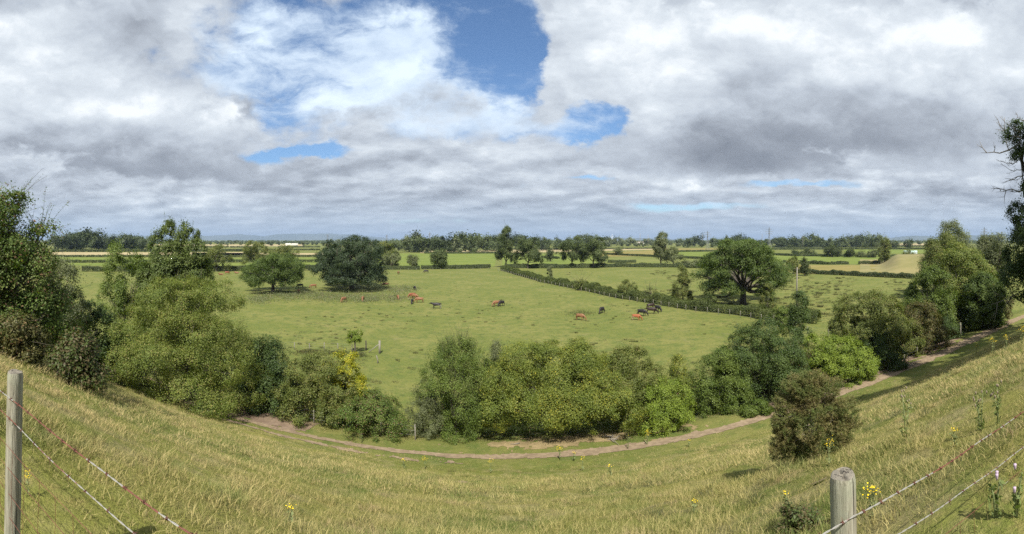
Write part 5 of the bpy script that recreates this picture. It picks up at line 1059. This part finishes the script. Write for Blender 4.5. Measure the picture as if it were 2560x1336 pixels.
def scatter(name, label, P_, rot, scl, protos_, pick, group=None):
    me = bpy.data.meshes.new(name); me.vertices.add(len(P_)); me.vertices.foreach_set('co', P_.astype(np.float32).ravel())
    for nm, arr, ty in (('rz', rot, 'FLOAT'), ('sc', scl, 'FLOAT'), ('pk', pick, 'INT')):
        at_ = me.attributes.new(nm, ty, 'POINT'); at_.data.foreach_set('value', arr.astype(np.float32 if ty == 'FLOAT' else np.int32))
    o = bpy.data.objects.new(name, me); COL.objects.link(o)
    pc = bpy.data.collections.new(name + '_blades')
    for p in protos_: pc.objects.link(p)
    ng = bpy.data.node_groups.new(name, 'GeometryNodeTree'); ng.interface.new_socket('Geometry', in_out='INPUT', socket_type='NodeSocketGeometry'); ng.interface.new_socket('Geometry', in_out='OUTPUT', socket_type='NodeSocketGeometry')
    n = ng.nodes; L = ng.links; gi = n.new('NodeGroupInput'); go = n.new('NodeGroupOutput'); ip = n.new('GeometryNodeInstanceOnPoints'); ci = n.new('GeometryNodeCollectionInfo')
    ci.inputs['Collection'].default_value = pc; ci.inputs['Separate Children'].default_value = True; ci.inputs['Reset Children'].default_value = True
    def attr(nm, ty): a = n.new('GeometryNodeInputNamedAttribute'); a.data_type = ty; a.inputs['Name'].default_value = nm; return a.outputs['Attribute']
    cx = n.new('ShaderNodeCombineXYZ'); L.new(attr('rz', 'FLOAT'), cx.inputs[2]); e2 = n.new('FunctionNodeEulerToRotation'); L.new(cx.outputs[0], e2.inputs[0])
    L.new(gi.outputs[0], ip.inputs['Points']); L.new(ci.outputs[0], ip.inputs['Instance']); ip.inputs['Pick Instance'].default_value = True; L.new(attr('pk', 'INT'), ip.inputs['Instance Index']); L.new(e2.outputs[0], ip.inputs['Rotation']); L.new(attr('sc', 'FLOAT'), ip.inputs['Scale']); L.new(ip.outputs[0], go.inputs[0])
    md_ = o.modifiers.new('scatter', 'NODES'); md_.node_group = ng; return tag(o, label, name.replace('_', ' '), group, 'stuff')
bare = field_mat('bare_soil', (.20, .145, .10), (.27, .20, .14), 3.0, .6)
for k_, (px_, D_, r_) in enumerate([(2045, 5.2, .16), (1240, 14, .25), (1392, 9.5, .16), (1150, 17, .3), (600, 12, .25)]):
    x_, y_ = at(px_, D_); draped('bare_earth', bare, x_ - r_ * 2, x_ + r_ * 2, lambda x, y0=y_: y0 + 0 * x, r_ * 1.3, .03, lambda x, t, x0=x_, r0=r_: np.exp(-((x - x0) / r0) ** 2 - (t / r0 / .7) ** 2) * .5 - .10, 60 + k_, .03)
GR = bladesmat('grass_blades', .78); GRS = bladesmat('straw_blades', .70)
T1 = [tuft('blades_a', 34, .095, .006, .13, 1, GR, 1.1), tuft('blades_b', 34, .075, .006, .14, 2, GR, .9), tuft('blades_c', 26, .12, .005, .12, 3, GRS, 1.2), tuft('blades_d', 7, .20, .0045, .09, 4, GRS, .9, 4), tuft('blades_e', 46, .065, .007, .16, 5, GR, 1.1)]
T2 = [tuft('clump_a', 34, .11, .012, .26, 6, GR, 1.2, 2), tuft('clump_b', 34, .085, .013, .28, 7, GR, 1.0, 2), tuft('clump_c', 20, .12, .009, .24, 8, GRS, 1.2, 2), tuft('clump_d', 38, .07, .014, .30, 9, GR, 1.2, 2)]
rng = np.random.default_rng(9)
def band(r0, r1, dens, amax=1.30):
    """points on the bank between two distances from the viewer, clear of the track"""
    area = amax * (r1 ** 2 - r0 ** 2); n = int(area * dens); a = rng.uniform(-amax, amax, n); r = np.sqrt(rng.uniform(r0 ** 2, r1 ** 2, n)); x = r * np.sin(a); y = r * np.cos(a)
    py = PATH_Y(x); p = (y > .9) & (np.abs(y - py) > .9 + .5 * (vnoise(x, y, 3) - .5)) & (y < py + 7); p |= (y > .9) & (y < py + 7) & (rng.random(n) < .15)
    return x[p], y[p]
def lay(xs, ys, name, label, protos_, weights, s0, s1, strawidx=None):
    z = H(xs, ys); n = len(xs); clump = vnoise(xs * .9, ys * .9, 12) ; big = vnoise(xs * .25, ys * .25, 14); keep = rng.random(n) < (.25 + .95 * clump); xs, ys, z, clump, big = xs[keep], ys[keep], z[keep], clump[keep], big[keep]; n = len(xs)
    w = np.array(weights, float); pk = rng.choice(len(w), n, p=w / w.sum())
    if strawidx: m_ = (big * .6 + clump * .5 + rng.random(n) * .35) < .62; pk[m_ & np.isin(pk, strawidx)] = 0
    sc = rng.uniform(s0, s1, n) * (.7 + .65 * clump)
    scatter(name, label, np.stack([xs, ys, z], 1), rng.random(n) * 6.28, sc, protos_, pk)
bx, by = band(1.0, 5.5, 110); cx_, cy_ = band(5.5, 9.5, 60)
lay(np.r_[bx, cx_], np.r_[by, cy_], 'grass', 'long dry grass on the bank close to the fence', T1, [5, 5, 1.3, .3, 5], .75, 1.25, [2, 3])
bx, by = band(9.5, 18, 19); cx_, cy_ = band(18, 42, 6.5, 1.22)
lay(np.r_[bx, cx_], np.r_[by, cy_], 'bank_grass', 'rough grass covering the lower bank and track verge', T2, [4, 4, .8, 4], .8, 1.3, [2])
# darker rank tufts on the bank
n = 2600; x = rng.uniform(-26, 40, n); y = 2 + 22 * rng.random(n) ** 1.2; k = vnoise(x * .35, y * .35, 77) + .5 * rng.random(n) > .80; x, y = x[k], y[k]
TT = [tuft('tussock_a', 90, .22, .007, .15, 11, GRS, 1.1, 3), tuft('tussock_b', 80, .20, .008, .17, 12, GR, 1.2, 3), tuft('tussock_c', 80, .17, .008, .16, 13, LM['rush'], 1.3, 3)]
scatter('tussock_grass', 'rank tussocks standing out of the bank turf', np.stack([x, y, H(x, y)], 1), rng.random(len(x)) * 6.28, rng.uniform(.5, 1.25, len(x)), TT, rng.choice(3, len(x), p=(.40, .35, .25)))
# rush and dead tufts in the pastures
RT = [tuft('rush_a', 60, .34, .03, .30, 21, LM['rush'], .6, 2), tuft('rush_b', 60, .26, .03, .45, 22, LM['rush'], .9, 2), tuft('rush_c', 44, .20, .035, .55, 23, LM['rush'], 1.2, 2)]
def inpast(px, py): return ~((px > 600) & (px < 1120) & (py < 765))
n = 3000; px = rng.uniform(640, 1900, n); py = 690 + 330 * rng.random(n) ** 1.3; k = (vnoise(px * .009, py * .018, 5) * .7 + vnoise(px * .03, py * .05, 6) * .5) > .56; px, py = px[k], py[k]
lim = np.interp(px, [1250, 1362, 1470, 1542, 1658, 1739, 1840, 1950], [680, 712, 736, 752, 772, 788, 800, 812]); k = (py > lim + 6) & inpast(px, py); px, py = px[k], py[k]
D = EYE * F / (py - 600); x = D * np.sin((px - 1280) / F); y = D * np.cos((px - 1280) / F); k = y > 36; x, y = x[k], y[k]
scatter('rank_grass', 'dark rank grass tufts dotted over the cattle pasture', np.stack([x, y, H(x, y)], 1), rng.random(len(x)) * 6.28, rng.uniform(.35, 1.15, len(x)), RT, rng.integers(0, 3, len(x)))
n = 2100; px = rng.uniform(1420, 2330, n); py = 677 + 125 * rng.random(n) ** 1.5; hb = np.interp(px, [1420, 1542, 1658, 1739, 1840, 1950, 2330], [706, 735, 752, 768, 776, 795, 800]); tb = np.interp(px, [1420, 1800, 1990, 2280], [676, 678, 690, 702])
k = (py < hb) & (py > tb) & (vnoise(px * .02, py * .06, 8) > .34); px, py = px[k], py[k]; D = EYE * F / (py - 600); x = D * np.sin((px - 1280) / F); y = D * np.cos((px - 1280) / F)
scatter('rushes', 'dark rush tussocks dotted over the right hand pasture', np.stack([x, y, H(x, y)], 1), rng.random(len(x)) * 6.28, rng.uniform(1.2, 2.6, len(x)), RT, rng.integers(0, 3, len(x)))
# nettles and thistles round the two oaks
def patch(name, label, cells, n, hgt, leaf, mat, seed):
    rng = np.random.default_rng(seed); c = np.array(cells, float); k = rng.choice(len(c), n, p=c[:, 2] * c[:, 3] / (c[:, 2] * c[:, 3]).sum()); px = c[k, 0] + rng.normal(size=n) * c[k, 2] * .5; py = c[k, 1] + rng.normal(size=n) * c[k, 3] * .5
    D = EYE * F / (np.clip(py, 690, 1300) - 600); x = D * np.sin((px - 1280) / F); y = D * np.cos((px - 1280) / F); kk = (vnoise(x * .35, y * .35, seed) * .6 + .6 * vnoise(x * 1.7, y * 1.7, seed)) > .42; x, y = x[kk], y[kk]
    z = H(x, y) + rng.random(len(x)) * hgt * (.4 + vnoise(x * .8, y * .8, 3)); V, Q_ = leaves(np.stack([x, y, z], 1), unit(rng.normal(size=(len(x), 3)) + (0, 0, .8)), leaf, leaf * .5, rng); tag(mesh_np(name, V, Q_, LM[mat]), label, name, None, 'stuff')
patch('nettles', 'grey green nettles and thistles under and below the two oaks', [(720, 742, 60, 12), (650, 750, 40, 12), (780, 735, 50, 8), (820, 745, 60, 12), (900, 742, 60, 10), (990, 728, 55, 9), (1010, 722, 50, 6), (930, 752, 80, 8), (700, 735, 50, 5), (990, 745, 50, 8)], 26000, .75, .24, 'nettle', 5)
patch('rough_weeds', 'rough dry weeds along the broken fence in the pasture', [(770, 882, 55, 7), (840, 884, 45, 6), (1450, 785, 40, 10), (900, 890, 20, 5)], 5000, .35, .13, 'rush', 6)
patch('verge_weeds', 'dry weeds and litter along the hedge side of the track', [(1150, 1085, 120, 12), (1400, 1100, 130, 10), (1650, 1075, 120, 12), (1800, 1050, 100, 12), (1050, 1090, 80, 8)], 0 + 16000, .22, .07, 'nettle', 7)

# ------------------------------------------------------------------ haze
def haze():
    m = bpy.data.materials.new('air_haze'); m.use_nodes = True; m.node_tree.nodes.clear(); N = NT(m.node_tree); o = N.n('ShaderNodeOutputMaterial'); v = N.n('ShaderNodeVolumePrincipled')
    v.inputs['Color'].default_value = (.42, .56, .78, 1); v.inputs['Density'].default_value = 7.0e-5; v.inputs['Anisotropy'].default_value = 0.0
    N.put(o.inputs['Volume'], v.outputs[0]); mb = MB(); mb.box((0, 0, 154), (60000, 60000, 314)); b = mb.build('haze', m); tag(b, kind='stuff'); b.display_type = 'WIRE'
haze()
